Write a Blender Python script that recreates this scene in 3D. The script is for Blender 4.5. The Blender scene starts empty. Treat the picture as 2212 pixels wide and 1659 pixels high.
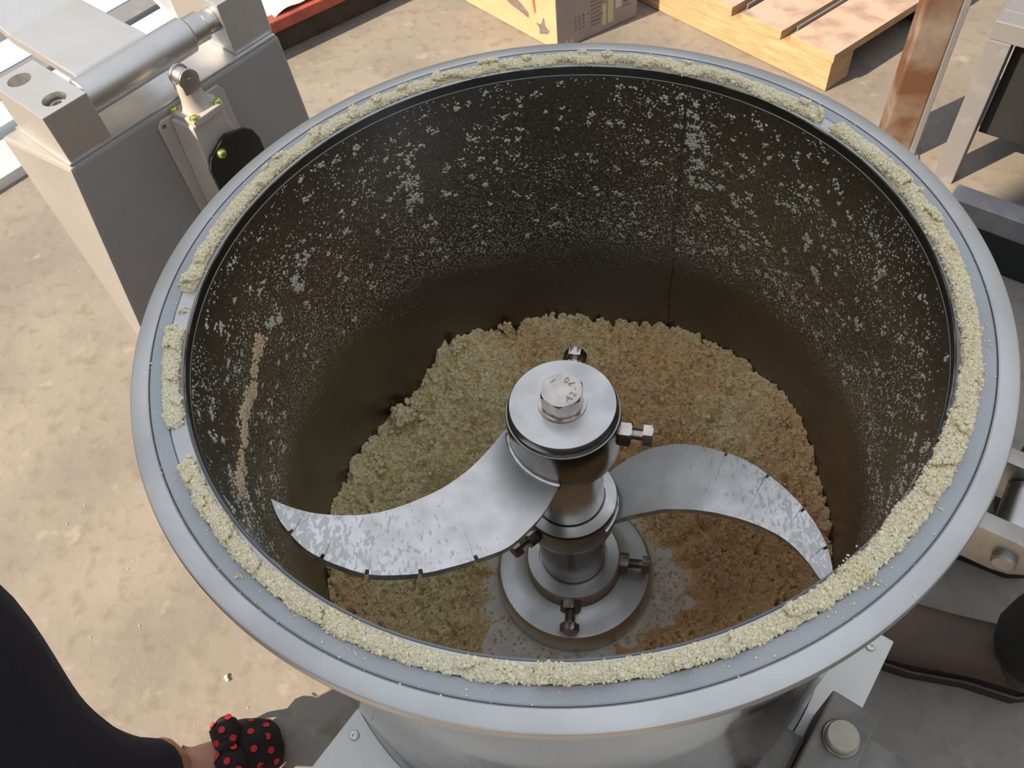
import bpy, bmesh, math, random
import numpy as np
from mathutils import Vector, Matrix
random.seed(7); rng = np.random.default_rng(7)
PI = math.pi
SC = bpy.context.scene
COL = SC.collection
def V(*a): return np.array(a, float)

# ------------------------------------------------------------ camera
cd = bpy.data.cameras.new('camera'); cam = bpy.data.objects.new('camera', cd); COL.objects.link(cam)
RZ = 0.92; RO = 0.33                      # rim height and outer radius of the bowl
pi_, ya, ro = .939, -.0999, -.1527
cp, sp = math.cos(pi_), math.sin(pi_)
fw = V(math.sin(ya)*cp, math.cos(ya)*cp, -sp); rt = V(math.cos(ya), -math.sin(ya), 0); up = np.cross(rt, fw)
c_, s_ = math.cos(ro), math.sin(ro)
right = c_*rt + s_*up; upv = -s_*rt + c_*up
M = Matrix.Identity(4)
for i in range(3):
    M[i][0] = right[i]; M[i][1] = upv[i]; M[i][2] = -fw[i]
M[0][3], M[1][3], M[2][3] = 0, -1.33*RO, RZ + 1.4431*RO
cam.matrix_world = M
cd.sensor_width = 36; cd.lens = 1790/2212*36; cd.clip_start = .02; cd.clip_end = 100
SC.camera = cam

# ------------------------------------------------------------ world, sun, exposure
w = bpy.data.worlds.new('world'); SC.world = w; w.use_nodes = True
nt = w.node_tree; nt.nodes.clear()
tc = nt.nodes.new('ShaderNodeTexCoord'); sx = nt.nodes.new('ShaderNodeSeparateXYZ')
cr = nt.nodes.new('ShaderNodeValToRGB'); bg = nt.nodes.new('ShaderNodeBackground'); wo = nt.nodes.new('ShaderNodeOutputWorld')
nt.links.new(tc.outputs['Generated'], sx.inputs[0]); nt.links.new(sx.outputs['Z'], cr.inputs[0])
nt.links.new(cr.outputs[0], bg.inputs[0]); nt.links.new(bg.outputs[0], wo.inputs[0])
e = cr.color_ramp.elements
e[0].position = 0.0; e[0].color = (.24, .23, .215, 1)
e[1].position = 1.0; e[1].color = (.84, .90, .98, 1)
m_ = e.new(.3); m_.color = (.60, .60, .60, 1)
m_ = e.new(.65); m_.color = (.82, .86, .92, 1)
bg.inputs[1].default_value = 1.0
SUN_AZ, SUN_EL = math.radians(27), math.radians(38)
sl = bpy.data.lights.new('sun', 'SUN'); sun = bpy.data.objects.new('sun', sl); COL.objects.link(sun)
Ldir = Vector((math.cos(SUN_AZ)*math.cos(SUN_EL), math.sin(SUN_AZ)*math.cos(SUN_EL), -math.sin(SUN_EL)))
sun.rotation_euler = Ldir.to_track_quat('-Z', 'Y').to_euler()
sl.energy = 9.6; sl.color = (1, .80, .57); sl.angle = math.radians(.8)
SC.view_settings.view_transform = 'Standard'; SC.view_settings.look = 'None'
SC.view_settings.exposure = 0.0; SC.view_settings.gamma = 1; SC.view_settings.use_curve_mapping = False

# ------------------------------------------------------------ materials
def mat(name, base, metallic=0., rough=.5, base2=None, scale=20, rough2=None, bump=0., bscale=80, stretch=None, detail=4, lo=.35, hi=.65, coat=0.):
    m = bpy.data.materials.new(name); m.use_nodes = True
    n = m.node_tree.nodes; l = m.node_tree.links; b = n['Principled BSDF']
    b.inputs['Base Color'].default_value = (*base, 1); b.inputs['Metallic'].default_value = metallic
    b.inputs['Roughness'].default_value = rough
    if coat: b.inputs['Coat Weight'].default_value = coat; b.inputs['Coat Roughness'].default_value = .15
    t = n.new('ShaderNodeTexCoord'); mp = n.new('ShaderNodeMapping'); l.new(t.outputs['Object'], mp.inputs[0])
    if stretch: mp.inputs['Scale'].default_value = stretch
    if base2 is not None or rough2 is not None:
        nz = n.new('ShaderNodeTexNoise'); nz.inputs['Scale'].default_value = scale; nz.inputs['Detail'].default_value = detail
        l.new(mp.outputs[0], nz.inputs['Vector'])
        mr = n.new('ShaderNodeMapRange'); mr.inputs['From Min'].default_value = lo; mr.inputs['From Max'].default_value = hi
        l.new(nz.outputs[0], mr.inputs[0])
        if base2 is not None:
            mx = n.new('ShaderNodeMix'); mx.data_type = 'RGBA'
            mx.inputs['A'].default_value = (*base, 1); mx.inputs['B'].default_value = (*base2, 1)
            l.new(mr.outputs[0], mx.inputs['Factor']); l.new(mx.outputs['Result'], b.inputs['Base Color'])
        if rough2 is not None:
            m2 = n.new('ShaderNodeMapRange'); m2.inputs['To Min'].default_value = rough; m2.inputs['To Max'].default_value = rough2
            l.new(mr.outputs[0], m2.inputs[0]); l.new(m2.outputs[0], b.inputs['Roughness'])
    if bump:
        nb = n.new('ShaderNodeTexNoise'); nb.inputs['Scale'].default_value = bscale; nb.inputs['Detail'].default_value = 5
        l.new(mp.outputs[0], nb.inputs['Vector'])
        bp = n.new('ShaderNodeBump'); bp.inputs['Strength'].default_value = bump; bp.inputs['Distance'].default_value = .002
        l.new(nb.outputs[0], bp.inputs['Height']); l.new(bp.outputs[0], b.inputs['Normal'])
    return m
STEEL = mat('turned_steel', (.60, .59, .58), 1, .22, (.50, .49, .48), 30, .36)
STEEL_D = mat('dark_steel', (.30, .285, .27), 1, .2, (.24, .225, .21), 25, .3)
STEEL_F = mat('satin_flange', (.62, .62, .62), 1, .36, (.5, .5, .5), 14, .48, bump=.05, bscale=300)
RIMM = mat('rim_steel', (.60, .60, .60), .95, .38, (.48, .48, .48), 9, .5)
FLOORM = mat('floury_bowl_floor', (.80, .78, .72), 0, .6, (.66, .64, .59), 60)
RINGM = mat('base_ring_steel', (.36, .37, .38), .9, .35, (.28, .29, .30), 20, .5)
RBOLT = mat('olive_bolt', (.42, .40, .32), .4, .45, (.36, .34, .28), 60)
BAND = mat('lip_band_steel', (.20, .21, .22), 1, .22, (.13, .135, .14), 5, .35)
BRK = mat('bracket_steel', (.24, .225, .21), .5, .5, (.17, .16, .15), 25, .6)
LUGM = mat('lug_steel', (.42, .40, .37), .9, .38, (.33, .31, .28), 30, .45)
GASK = mat('blue_grey_ring', (.40, .42, .45), .15, .42, (.36, .38, .41), 12, .5)
WALL_IN = mat('bowl_inside', (.24, .23, .215), 1, .30, (.18, .172, .16), 6, .4)
OUTER = mat('polished_outside', (.46, .42, .37), 1, .07, (.36, .33, .29), 8, .16)
BOLT = mat('bright_bolt', (.66, .60, .56), 1, .2, (.5, .46, .43), 60, .32)
BOLT_D = mat('dull_bolt', (.34, .31, .28), 1, .25, (.26, .24, .22), 60, .4)
MACH = mat('grey_painted_housing', (.34, .335, .34), .3, .5, (.29, .285, .29), 7, .6)
BLOCKM = mat('machined_block', (.72, .72, .72), .9, .33, (.62, .62, .62), 20, .42)
SWITCH = mat('switch_casting', (.50, .47, .45), .25, .5, (.44, .415, .40), 15)
BLACKP = mat('black_cover', (.014, .015, .015), 0, .42)
YSCREW = mat('yellow_zinc', (.62, .62, .16), .9, .3, (.45, .50, .18), 300)
CARD = mat('cardboard', (.47, .35, .22), 0, .8, (.43, .31, .19), 15)
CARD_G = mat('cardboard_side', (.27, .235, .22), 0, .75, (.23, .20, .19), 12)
PRINT = mat('box_print', (.13, .09, .11), 0, .8, (.2, .15, .15), 120)
PRINT_Y = mat('box_print_yellow', (.44, .40, .24), 0, .8)
PRINT_R = mat('box_print_red', (.55, .08, .05), 0, .8)
PRINT_L = mat('box_print_pale', (.42, .39, .42), 0, .8)
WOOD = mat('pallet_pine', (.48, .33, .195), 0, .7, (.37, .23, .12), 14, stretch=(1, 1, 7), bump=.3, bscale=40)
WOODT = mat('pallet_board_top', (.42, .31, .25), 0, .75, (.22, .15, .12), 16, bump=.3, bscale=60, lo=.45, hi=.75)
WOODD = mat('shaded_wood', (.05, .04, .03), 0, .8, (.03, .025, .02), 20)  # shade put into the colour: inner pallet bearers and gap under red beam
RUST = mat('rusty_steel', (.15, .075, .042), .4, .5, (.32, .28, .24), 7, .35, detail=6, lo=.42, hi=.62)
SMEARM = mat('dried_dough', (.72, .56, .36), 0, .85, (.62, .48, .30), 60)
GREYST = mat('mill_steel', (.26, .26, .28), .5, .5, (.40, .40, .42), 14, .4, detail=6, lo=.55, hi=.8)
DARKP = mat('dark_panel', (.02, .022, .024), .2, .5)
REDP = mat('red_primer', (.34, .07, .045), 0, .6, (.22, .05, .035), 25)
FILM = mat('white_film', (.62, .62, .60), 0, .4, (.52, .52, .5), 10)
BLUEF = mat('pale_blue_film', (.42, .55, .68), .1, .3, (.55, .62, .68), 6)
DECK = mat('deck_sheet', (.74, .72, .69), .2, .3, (.68, .66, .63), 6)
TROUS = mat('navy_trousers', (.005, .007, .020), 0, .95, (.007, .009, .025), 60, bump=.3, bscale=400)
TROUSB = mat('black_trousers', (.018, .018, .017), 0, .85, (.012, .012, .012), 40, bump=.3, bscale=200)
COAT = mat('dark_coat', (.012, .014, .016), 0, .9)
SKIN = mat('skin', (.50, .25, .17), 0, .5, (.44, .21, .15), 40)
LEATH = mat('brown_leather', (.06, .042, .028), 0, .55, (.10, .055, .03), 12, bump=.4, bscale=60)
RUBB = mat('dark_rubber', (.02, .018, .016), 0, .7)
SHOEM = mat('slipper_cloth', (.012, .008, .009), 0, .85)
REDDOT = mat('red_dot_print', (.60, .015, .03), 0, .7)
BRASSW = mat('weld_bead', (.75, .62, .52), 1, .22, (.5, .42, .36), 200, .4)
SHADEP = mat('shade_panel_pale', (.5, .5, .48), 0, .9, (.45, .45, .43), 5)

def dough_mat(name, c1, c2, c3, big=9, bias=False):
    m = bpy.data.materials.new(name); m.use_nodes = True
    n = m.node_tree.nodes; l = m.node_tree.links; b = n['Principled BSDF']; b.inputs['Roughness'].default_value = .85; b.inputs['Subsurface Weight'].default_value = .35; b.inputs['Subsurface Radius'].default_value = (1, .7, .35); b.inputs['Subsurface Scale'].default_value = .003
    t = n.new('ShaderNodeTexCoord')
    nz = n.new('ShaderNodeTexNoise'); nz.inputs['Scale'].default_value = big; nz.inputs['Detail'].default_value = 3
    nf = n.new('ShaderNodeTexNoise'); nf.inputs['Scale'].default_value = 260; nf.inputs['Detail'].default_value = 4
    l.new(t.outputs['Object'], nz.inputs['Vector']); l.new(t.outputs['Object'], nf.inputs['Vector'])
    r1 = n.new('ShaderNodeMapRange'); r1.inputs['From Min'].default_value = .28; r1.inputs['From Max'].default_value = .54
    if bias:      # the batch is not mixed through: browner on one side, yellower on the other
        dt = n.new('ShaderNodeVectorMath'); dt.operation = 'DOT_PRODUCT'; dt.inputs[1].default_value = (.75, -.85, 0); l.new(t.outputs['Object'], dt.inputs[0])
        am = n.new('ShaderNodeMath'); am.operation = 'ADD'; l.new(nz.outputs[0], am.inputs[0]); l.new(dt.outputs['Value'], am.inputs[1]); l.new(am.outputs[0], r1.inputs[0])
    else: l.new(nz.outputs[0], r1.inputs[0])
    r2 = n.new('ShaderNodeMapRange'); r2.inputs['From Min'].default_value = .52; r2.inputs['From Max'].default_value = .66; r2.inputs['To Max'].default_value = .8; l.new(nf.outputs[0], r2.inputs[0])
    a = n.new('ShaderNodeMix'); a.data_type = 'RGBA'; a.inputs['A'].default_value = (*c1, 1); a.inputs['B'].default_value = (*c2, 1); l.new(r1.outputs[0], a.inputs['Factor'])
    d = n.new('ShaderNodeMix'); d.data_type = 'RGBA'; d.inputs['B'].default_value = (*c3, 1); l.new(a.outputs['Result'], d.inputs['A']); l.new(r2.outputs[0], d.inputs['Factor'])
    l.new(d.outputs['Result'], b.inputs['Base Color'])
    bp = n.new('ShaderNodeBump'); bp.inputs['Strength'].default_value = .6; bp.inputs['Distance'].default_value = .0015
    l.new(nf.outputs[0], bp.inputs['Height']); l.new(bp.outputs[0], b.inputs['Normal'])
    return m
DOUGH_RIM = dough_mat('dough_on_rim', (.93, .86, .60), (.91, .78, .52), (.88, .78, .52), 5)
DOUGH = dough_mat('dough_in_bowl', (.92, .80, .47), (.86, .58, .31), (.55, .36, .19), 6, True)  # third colour: moist dark specks that also stand in for shaded pits
FLECK = mat('dough_fleck', (.60, .58, .45), 0, .8, (.50, .50, .43), 30)

# blade: ground steel with smeared patches toward the tip
def blade_mat():
    m = mat('ground_blade', (.72, .715, .71), 1, .34, (.62, .615, .61), 40, .44)
    n = m.node_tree.nodes; l = m.node_tree.links; b = n['Principled BSDF']
    t = n['Texture Coordinate']
    nz = n.new('ShaderNodeTexNoise'); nz.inputs['Scale'].default_value = 260; nz.inputs['Detail'].default_value = 8; nz.inputs['Distortion'].default_value = .5
    mp = n.new('ShaderNodeMapping'); mp.inputs['Scale'].default_value = (1, .5, 1); mp.inputs['Rotation'].default_value = (0, 0, 1.2)
    l.new(t.outputs['Object'], mp.inputs[0]); l.new(mp.outputs[0], nz.inputs['Vector'])
    vl = n.new('ShaderNodeVectorMath'); vl.operation = 'LENGTH'
    fl = n.new('ShaderNodeVectorMath'); fl.operation = 'MULTIPLY'; fl.inputs[1].default_value = (1, 1, 0)
    l.new(t.outputs['Object'], fl.inputs[0]); l.new(fl.outputs[0], vl.inputs[0])
    rr = n.new('ShaderNodeMapRange'); rr.inputs['From Min'].default_value = .12; rr.inputs['From Max'].default_value = .26; rr.inputs['To Min'].default_value = -.22; rr.inputs['To Max'].default_value = .03
    l.new(vl.outputs['Value'], rr.inputs[0])
    ad = n.new('ShaderNodeMath'); ad.operation = 'ADD'; l.new(nz.outputs[0], ad.inputs[0]); l.new(rr.outputs[0], ad.inputs[1])
    st = n.new('ShaderNodeMapRange'); st.inputs['From Min'].default_value = .47; st.inputs['From Max'].default_value = .50; l.new(ad.outputs[0], st.inputs[0])
    mx = n.new('ShaderNodeMix'); mx.data_type = 'RGBA'; old = b.inputs['Base Color'].links[0].from_socket
    l.new(old, mx.inputs['A']); mx.inputs['B'].default_value = (.48, .475, .47, 1); l.new(st.outputs[0], mx.inputs['Factor'])
    l.new(mx.outputs['Result'], b.inputs['Base Color'])
    return m
BLADE = blade_mat()
EDGE = mat('blade_edge', (.60, .60, .60), .5, .5, (.34, .34, .34), 80)

# bowl inside: dust film that thins out below a ragged height
def add_dust(m):
    n = m.node_tree.nodes; l = m.node_tree.links; b = n['Principled BSDF']; t = n['Texture Coordinate']
    old = b.inputs['Base Color'].links[0].from_socket
    sp_ = n.new('ShaderNodeSeparateXYZ'); l.new(t.outputs['Object'], sp_.inputs[0])
    nz = n.new('ShaderNodeTexNoise'); nz.inputs['Scale'].default_value = 420; nz.inputs['Detail'].default_value = 3
    l.new(t.outputs['Object'], nz.inputs['Vector'])
    nb = n.new('ShaderNodeTexNoise'); nb.inputs['Scale'].default_value = 14; nb.inputs['Detail'].default_value = 5
    l.new(t.outputs['Object'], nb.inputs['Vector'])
    cr = n.new('ShaderNodeValToRGB'); cr.color_ramp.elements[0].position = .30; cr.color_ramp.elements[0].color = (0, 0, 0, 1)
    cr.color_ramp.elements[1].position = 1; cr.color_ramp.elements[1].color = (.12, .12, .12, 1)
    for p, v in ((.36, .55), (.42, .95), (.50, .85), (.62, .5), (.8, .3)):
        q = cr.color_ramp.elements.new(p); q.color = (v, v, v, 1)
    zr = n.new('ShaderNodeMapRange'); zr.inputs['From Min'].default_value = .20; zr.inputs['From Max'].default_value = .55
    l.new(sp_.outputs['Z'], zr.inputs[0])
    wob = n.new('ShaderNodeMath'); wob.operation = 'MULTIPLY_ADD'; wob.inputs[1].default_value = .18; l.new(nb.outputs[0], wob.inputs[0]); l.new(zr.outputs[0], wob.inputs[2])
    sb = n.new('ShaderNodeMath'); sb.operation = 'SUBTRACT'; sb.inputs[1].default_value = .09; l.new(wob.outputs[0], sb.inputs[0]); l.new(sb.outputs[0], cr.inputs[0])
    th = n.new('ShaderNodeMapRange'); th.inputs['From Min'].default_value = .50; th.inputs['From Max'].default_value = .62; l.new(nz.outputs[0], th.inputs[0])
    mu = n.new('ShaderNodeMath'); mu.operation = 'MULTIPLY'; l.new(cr.outputs[0], mu.inputs[0]); l.new(th.outputs[0], mu.inputs[1])
    mx = n.new('ShaderNodeMix'); mx.data_type = 'RGBA'; l.new(old, mx.inputs['A']); mx.inputs['B'].default_value = (.40, .40, .32, 1); l.new(mu.outputs[0], mx.inputs['Factor'])
    l.new(mx.outputs['Result'], b.inputs['Base Color'])
    iv = n.new('ShaderNodeMath'); iv.operation = 'SUBTRACT'; iv.inputs[0].default_value = 1; l.new(mu.outputs[0], iv.inputs[1]); l.new(iv.outputs[0], b.inputs['Metallic'])
add_dust(WALL_IN)

# concrete
def concrete():
    m = mat('concrete_floor', (.250, .226, .198), 0, .75, (.188, .170, .150), 3.2, .6, bump=.0, detail=7)
    n = m.node_tree.nodes; l = m.node_tree.links; b = n['Principled BSDF']; t = n['Texture Coordinate']
    old = b.inputs['Base Color'].links[0].from_socket
    nz = n.new('ShaderNodeTexNoise'); nz.inputs['Scale'].default_value = 28; nz.inputs['Detail'].default_value = 8; l.new(t.outputs['Object'], nz.inputs['Vector'])
    r = n.new('ShaderNodeMapRange'); r.inputs['From Min'].default_value = .52; r.inputs['From Max'].default_value = .74; r.inputs['To Max'].default_value = .7; l.new(nz.outputs[0], r.inputs[0])
    mx = n.new('ShaderNodeMix'); mx.data_type = 'RGBA'; l.new(old, mx.inputs['A']); mx.inputs['B'].default_value = (.15, .125, .10, 1); l.new(r.outputs[0], mx.inputs['Factor'])
    nw = n.new('ShaderNodeTexNoise'); nw.inputs['Scale'].default_value = 19; nw.inputs['Detail'].default_value = 6
    mp = n.new('ShaderNodeMapping'); mp.inputs['Location'].default_value = (7, 3, 1); l.new(t.outputs['Object'], mp.inputs[0]); l.new(mp.outputs[0], nw.inputs['Vector'])
    r3 = n.new('ShaderNodeMapRange'); r3.inputs['From Min'].default_value = .62; r3.inputs['From Max'].default_value = .78; r3.inputs['To Max'].default_value = .6; l.new(nw.outputs[0], r3.inputs[0])
    m3 = n.new('ShaderNodeMix'); m3.data_type = 'RGBA'; l.new(mx.outputs['Result'], m3.inputs['A']); m3.inputs['B'].default_value = (.36, .33, .29, 1); l.new(r3.outputs[0], m3.inputs['Factor'])
    l.new(m3.outputs['Result'], b.inputs['Base Color'])
    bp = n.new('ShaderNodeBump'); bp.inputs['Strength'].default_value = .5; bp.inputs['Distance'].default_value = .004
    l.new(nz.outputs[0], bp.inputs['Height']); l.new(bp.outputs[0], b.inputs['Normal'])
    return m
CONC = concrete()

# ------------------------------------------------------------ mesh helpers
class MB:
    def __init__(s): s.v = []; s.f = []; s.n = 0
    def add(s, v, f):
        k = s.n; s.v.extend([tuple(map(float, p)) for p in v]); s.f.extend([tuple(i+k for i in q) for q in f]); s.n += len(v); return s
    def hexa(s, p):      # 8 corners, bottom ring then top ring
        return s.add(p, [(3, 2, 1, 0), (4, 5, 6, 7), (0, 1, 5, 4), (1, 2, 6, 5), (2, 3, 7, 6), (3, 0, 4, 7)])
    def box(s, o, ax, lo, hi):
        o = np.array(o, float); A, B, C = [np.array(a, float) for a in ax]
        P = lambda x, y, z: o + A*x + B*y + C*z
        (x0, y0, z0), (x1, y1, z1) = lo, hi
        return s.hexa([P(x0, y0, z0), P(x1, y0, z0), P(x1, y1, z0), P(x0, y1, z0), P(x0, y0, z1), P(x1, y0, z1), P(x1, y1, z1), P(x0, y1, z1)])
    def prism(s, poly, z0, z1, o=(0, 0, 0), ax=((1, 0, 0), (0, 1, 0), (0, 0, 1))):
        o = np.array(o, float); A, B, C = [np.array(a, float) for a in ax]; n = len(poly)
        v = [o + A*x + B*y + C*z0 for x, y in poly] + [o + A*x + B*y + C*z1 for x, y in poly]
        return s.add(v, [tuple(range(n))[::-1], tuple(range(n, 2*n))] + [(i, (i+1) % n, n+(i+1) % n, n+i) for i in range(n)])
    def lathe(s, prof, seg=96, o=(0, 0, 0), ax=((1, 0, 0), (0, 1, 0), (0, 0, 1)), closed=True, a0=0, a1=2*PI):
        o = np.array(o, float); A, B, C = [np.array(a, float) for a in ax]; full = abs(a1-a0-2*PI) < 1e-6
        v = []; f = []; m = len(prof); N = seg if full else seg+1
        for i in range(N):
            t = a0 + (a1-a0)*i/seg
            for r, z in prof: v.append(o + (A*math.cos(t)+B*math.sin(t))*r + C*z)
        for i in range(seg):
            j = (i+1) % N
            for k in range(m if closed else m-1):
                q = (k+1) % m; f.append((i*m+k, j*m+k, j*m+q, i*m+q))
        return s.add(v, f)
    def cyl(s, p, d, r, h, seg=24, ch=0.):
        d = np.array(d, float); d /= np.linalg.norm(d); a = np.cross(d, (0, 0, 1) if abs(d[2]) < .9 else (1, 0, 0)); a /= np.linalg.norm(a); b = np.cross(d, a)
        pr = [(0, 0), (r-ch, 0), (r, ch), (r, h-ch), (r-ch, h), (0, h)] if ch else [(0, 0), (r, 0), (r, h), (0, h)]
        return s.lathe(pr, seg, p, (a, b, d))
    def hexn(s, p, d, r, h, rot=0., ch=.12):
        d = np.array(d, float); d /= np.linalg.norm(d); a = np.cross(d, (0, 0, 1) if abs(d[2]) < .9 else (0, 1, 0)); a /= np.linalg.norm(a); b = np.cross(d, a)
        v = []; p = np.array(p, float); S = 36
        def rad(t):   # hexagon radius
            u = (t-rot) % (PI/3) - PI/6; return r*math.cos(PI/6)/math.cos(u)
        rc = r*.93
        rings = [(0, 1), (h-r*ch, 1), (h, 0)]
        for z, k in rings:
            for i in range(S):
                t = i*2*PI/S; R = rad(t)
                if k == 0: R = min(R, rc*.97)
                zz = z
                if k == 1 and z > 0: zz = h - max(0, R-rc*.94)*.9
                v.append(p + (a*math.cos(t)+b*math.sin(t))*R + d*zz)
        f = [tuple(range(S))[::-1], tuple(range(2*S, 3*S))]
        for q in range(2):
            for i in range(S): f.append((q*S+i, q*S+(i+1) % S, (q+1)*S+(i+1) % S, (q+1)*S+i))
        return s.add(v, f)
    def tube(s, path, rad, seg=10):
        path = [np.array(p, float) for p in path]; N = len(path)
        if not hasattr(rad, '__len__'): rad = [rad]*N
        v = []; ref = None
        for i, p in enumerate(path):
            d = path[min(i+1, N-1)] - path[max(i-1, 0)]; d /= np.linalg.norm(d)
            if ref is None: ref = np.cross(d, (0, 0, 1) if abs(d[2]) < .9 else (1, 0, 0))
            ref = ref - d*(ref@d); ref /= np.linalg.norm(ref); b = np.cross(d, ref)
            for k in range(seg):
                t = 2*PI*k/seg; v.append(p + (ref*math.cos(t)+b*math.sin(t))*rad[i])
        f = [tuple(range(seg))[::-1], tuple(range((N-1)*seg, N*seg))]
        for i in range(N-1):
            for k in range(seg): f.append((i*seg+k, i*seg+(k+1) % seg, (i+1)*seg+(k+1) % seg, (i+1)*seg+k))
        return s.add(v, f)

LOC = {}
def link(name, me, mt, parent=None, smooth=None):
    if mt is not None:
        me.materials.clear(); me.materials.append(mt)
    o = bpy.data.objects.new(name, me); COL.objects.link(o)
    if parent is not None: o.parent = parent
    if smooth is not None:
        me.polygons.foreach_set('use_smooth', [True]*len(me.polygons))
        if smooth < 3:
            me.set_sharp_from_angle(angle=smooth)
    return o
def obj(name, mb, mt, parent=None, smooth=None, bevel=0., o=None):
    """one mesh object; the builder's points are world positions"""
    p = parent; off = V(0, 0, 0)
    while p is not None: off = off + np.array(p.location); p = p.parent
    if parent is None and o is not None: off = np.array(o, float)
    v = np.array(mb.v) - off
    me = bpy.data.meshes.new(name); me.from_pydata(v.tolist(), [], mb.f)
    bm = bmesh.new(); bm.from_mesh(me); bmesh.ops.remove_doubles(bm, verts=bm.verts, dist=1e-6)
    bmesh.ops.dissolve_degenerate(bm, edges=bm.edges, dist=1e-6)
    bmesh.ops.recalc_face_normals(bm, faces=bm.faces)
    if bevel:
        ed = [e for e in bm.edges if len(e.link_faces) == 2 and e.calc_face_angle(0) > .6]
        bmesh.ops.bevel(bm, geom=ed, offset=bevel, segments=2, affect='EDGES', profile=.6)
    bm.to_mesh(me); bm.free()
    ob = link(name, me, mt, parent, smooth)
    if parent is None: ob.location = off
    return ob
def thing(name, loc, label, cat, group=None):
    o = bpy.data.objects.new(name, None); COL.objects.link(o); o.location = loc; o.empty_display_size = .05
    o['label'] = label; o['category'] = cat
    if group: o['group'] = group
    return o
def tag(o, label, cat=None, group=None, kind=None):
    if label: o['label'] = label
    if cat: o['category'] = cat
    if group: o['group'] = group
    if kind: o['kind'] = kind
    return o
def cut(ob, cutters):
    """boolean difference, baked"""
    for mb in cutters:
        off = V(0, 0, 0); p = ob.parent
        while p is not None: off = off + np.array(p.location); p = p.parent
        me = bpy.data.meshes.new('c'); me.from_pydata((np.array(mb.v)-off).tolist(), [], mb.f)
        bm = bmesh.new(); bm.from_mesh(me); bmesh.ops.remove_doubles(bm, verts=bm.verts, dist=1e-6); bmesh.ops.dissolve_degenerate(bm, edges=bm.edges, dist=1e-6); bmesh.ops.recalc_face_normals(bm, faces=bm.faces); bm.to_mesh(me); bm.free()
        c = bpy.data.objects.new('c', me); COL.objects.link(c); c.parent = ob.parent
        md = ob.modifiers.new('b', 'BOOLEAN'); md.operation = 'DIFFERENCE'; md.solver = 'EXACT'; md.object = c
        bpy.context.view_layer.update()
        dg = bpy.context.evaluated_depsgraph_get(); nm = bpy.data.meshes.new_from_object(ob.evaluated_get(dg))
        ob.modifiers.clear(); ob.data = nm; bpy.data.objects.remove(c)
    return ob

# numpy value noise
_T = rng.random((64, 64, 64))
def vnoise(P):
    P = np.asarray(P, float); i = np.floor(P).astype(int); f = P - i; f = f*f*(3-2*f); i &= 63; j = (i+1) & 63
    x0, y0, z0 = i.T; x1, y1, z1 = j.T; fx, fy, fz = f.T
    g = lambda a, b, c: _T[a, b, c]
    a = g(x0, y0, z0)*(1-fx)+g(x1, y0, z0)*fx; b = g(x0, y1, z0)*(1-fx)+g(x1, y1, z0)*fx
    c = g(x0, y0, z1)*(1-fx)+g(x1, y0, z1)*fx; d = g(x0, y1, z1)*(1-fx)+g(x1, y1, z1)*fx
    return ((a*(1-fy)+b*fy)*(1-fz) + (c*(1-fy)+d*fy)*fz)*2-1
def fbm(P, sc, oct=4, gain=.5):
    P = np.asarray(P)*sc; r = 0; a = 1
    for k in range(oct): r = r + a*vnoise(P + 17.3*k); P = P*2.03; a *= gain
    return r

# low-poly crumb templates
def ico(sub):
    bm = bmesh.new(); bmesh.ops.create_icosphere(bm, subdivisions=sub, radius=1)
    v = np.array([x.co[:] for x in bm.verts]); f = np.array([[x.index for x in q.verts] for q in bm.faces]); bm.free(); return v, f
ICO = ico(1); ICO2 = ico(2)
OCT = (V(1, 0, 0, -1, 0, 0, 0, 1, 0, 0, -1, 0, 0, 0, 1, 0, 0, -1).reshape(6, 3), np.array([(0, 2, 4), (2, 1, 4), (1, 3, 4), (3, 0, 4), (2, 0, 5), (1, 2, 5), (3, 1, 5), (0, 3, 5)]))
def scatter(pos, size, tmpl, frames=None, squash=None, jit=.35):
    """many small lumps as one (verts, faces)"""
    tv, tf = tmpl; N = len(pos); k = len(tv)
    v = tv[None]*(1 + (rng.random((N, k, 1))-.5)*2*jit) * np.asarray(size).reshape(N, -1)[:, None, :]
    if frames is None:
        q = rng.normal(size=(N, 4)); q /= np.linalg.norm(q, axis=1)[:, None]; w_, x, y, z = q.T
        R = np.stack([1-2*(y*y+z*z), 2*(x*y-z*w_), 2*(x*z+y*w_), 2*(x*y+z*w_), 1-2*(x*x+z*z), 2*(y*z-x*w_), 2*(x*z-y*w_), 2*(y*z+x*w_), 1-2*(x*x+y*y)], 1).reshape(N, 3, 3)
    else: R = frames
    v = np.einsum('nij,nkj->nki', R, v) + np.asarray(pos)[:, None, :]
    f = tf[None] + (np.arange(N)*k)[:, None, None]
    return v.reshape(-1, 3), f.reshape(-1, 3)
def fastmesh(name, parts, mt, parent=None, smooth=True, off=(0, 0, 0)):
    vs = []; fs = []; n = 0
    for v, f in parts: vs.append(v); fs.append(f+n); n += len(v)
    v = np.concatenate(vs) - np.array(off); f = np.concatenate(fs); w_ = f.shape[1]
    me = bpy.data.meshes.new(name); me.vertices.add(len(v)); me.vertices.foreach_set('co', v.ravel().astype(np.float32))
    me.loops.add(f.size); me.loops.foreach_set('vertex_index', f.ravel().astype(np.int32))
    me.polygons.add(len(f)); me.polygons.foreach_set('loop_start', (np.arange(len(f))*w_).astype(np.int32))
    me.update(calc_edges=True); me.validate()
    if smooth: me.polygons.foreach_set('use_smooth', [True]*len(me.polygons))
    me.materials.append(mt); o = bpy.data.objects.new(name, me); COL.objects.link(o)
    if parent is not None: o.parent = parent
    else: o.location = off
    return o
X, Y, Z = (1, 0, 0), (0, 1, 0), (0, 0, 1)

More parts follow.
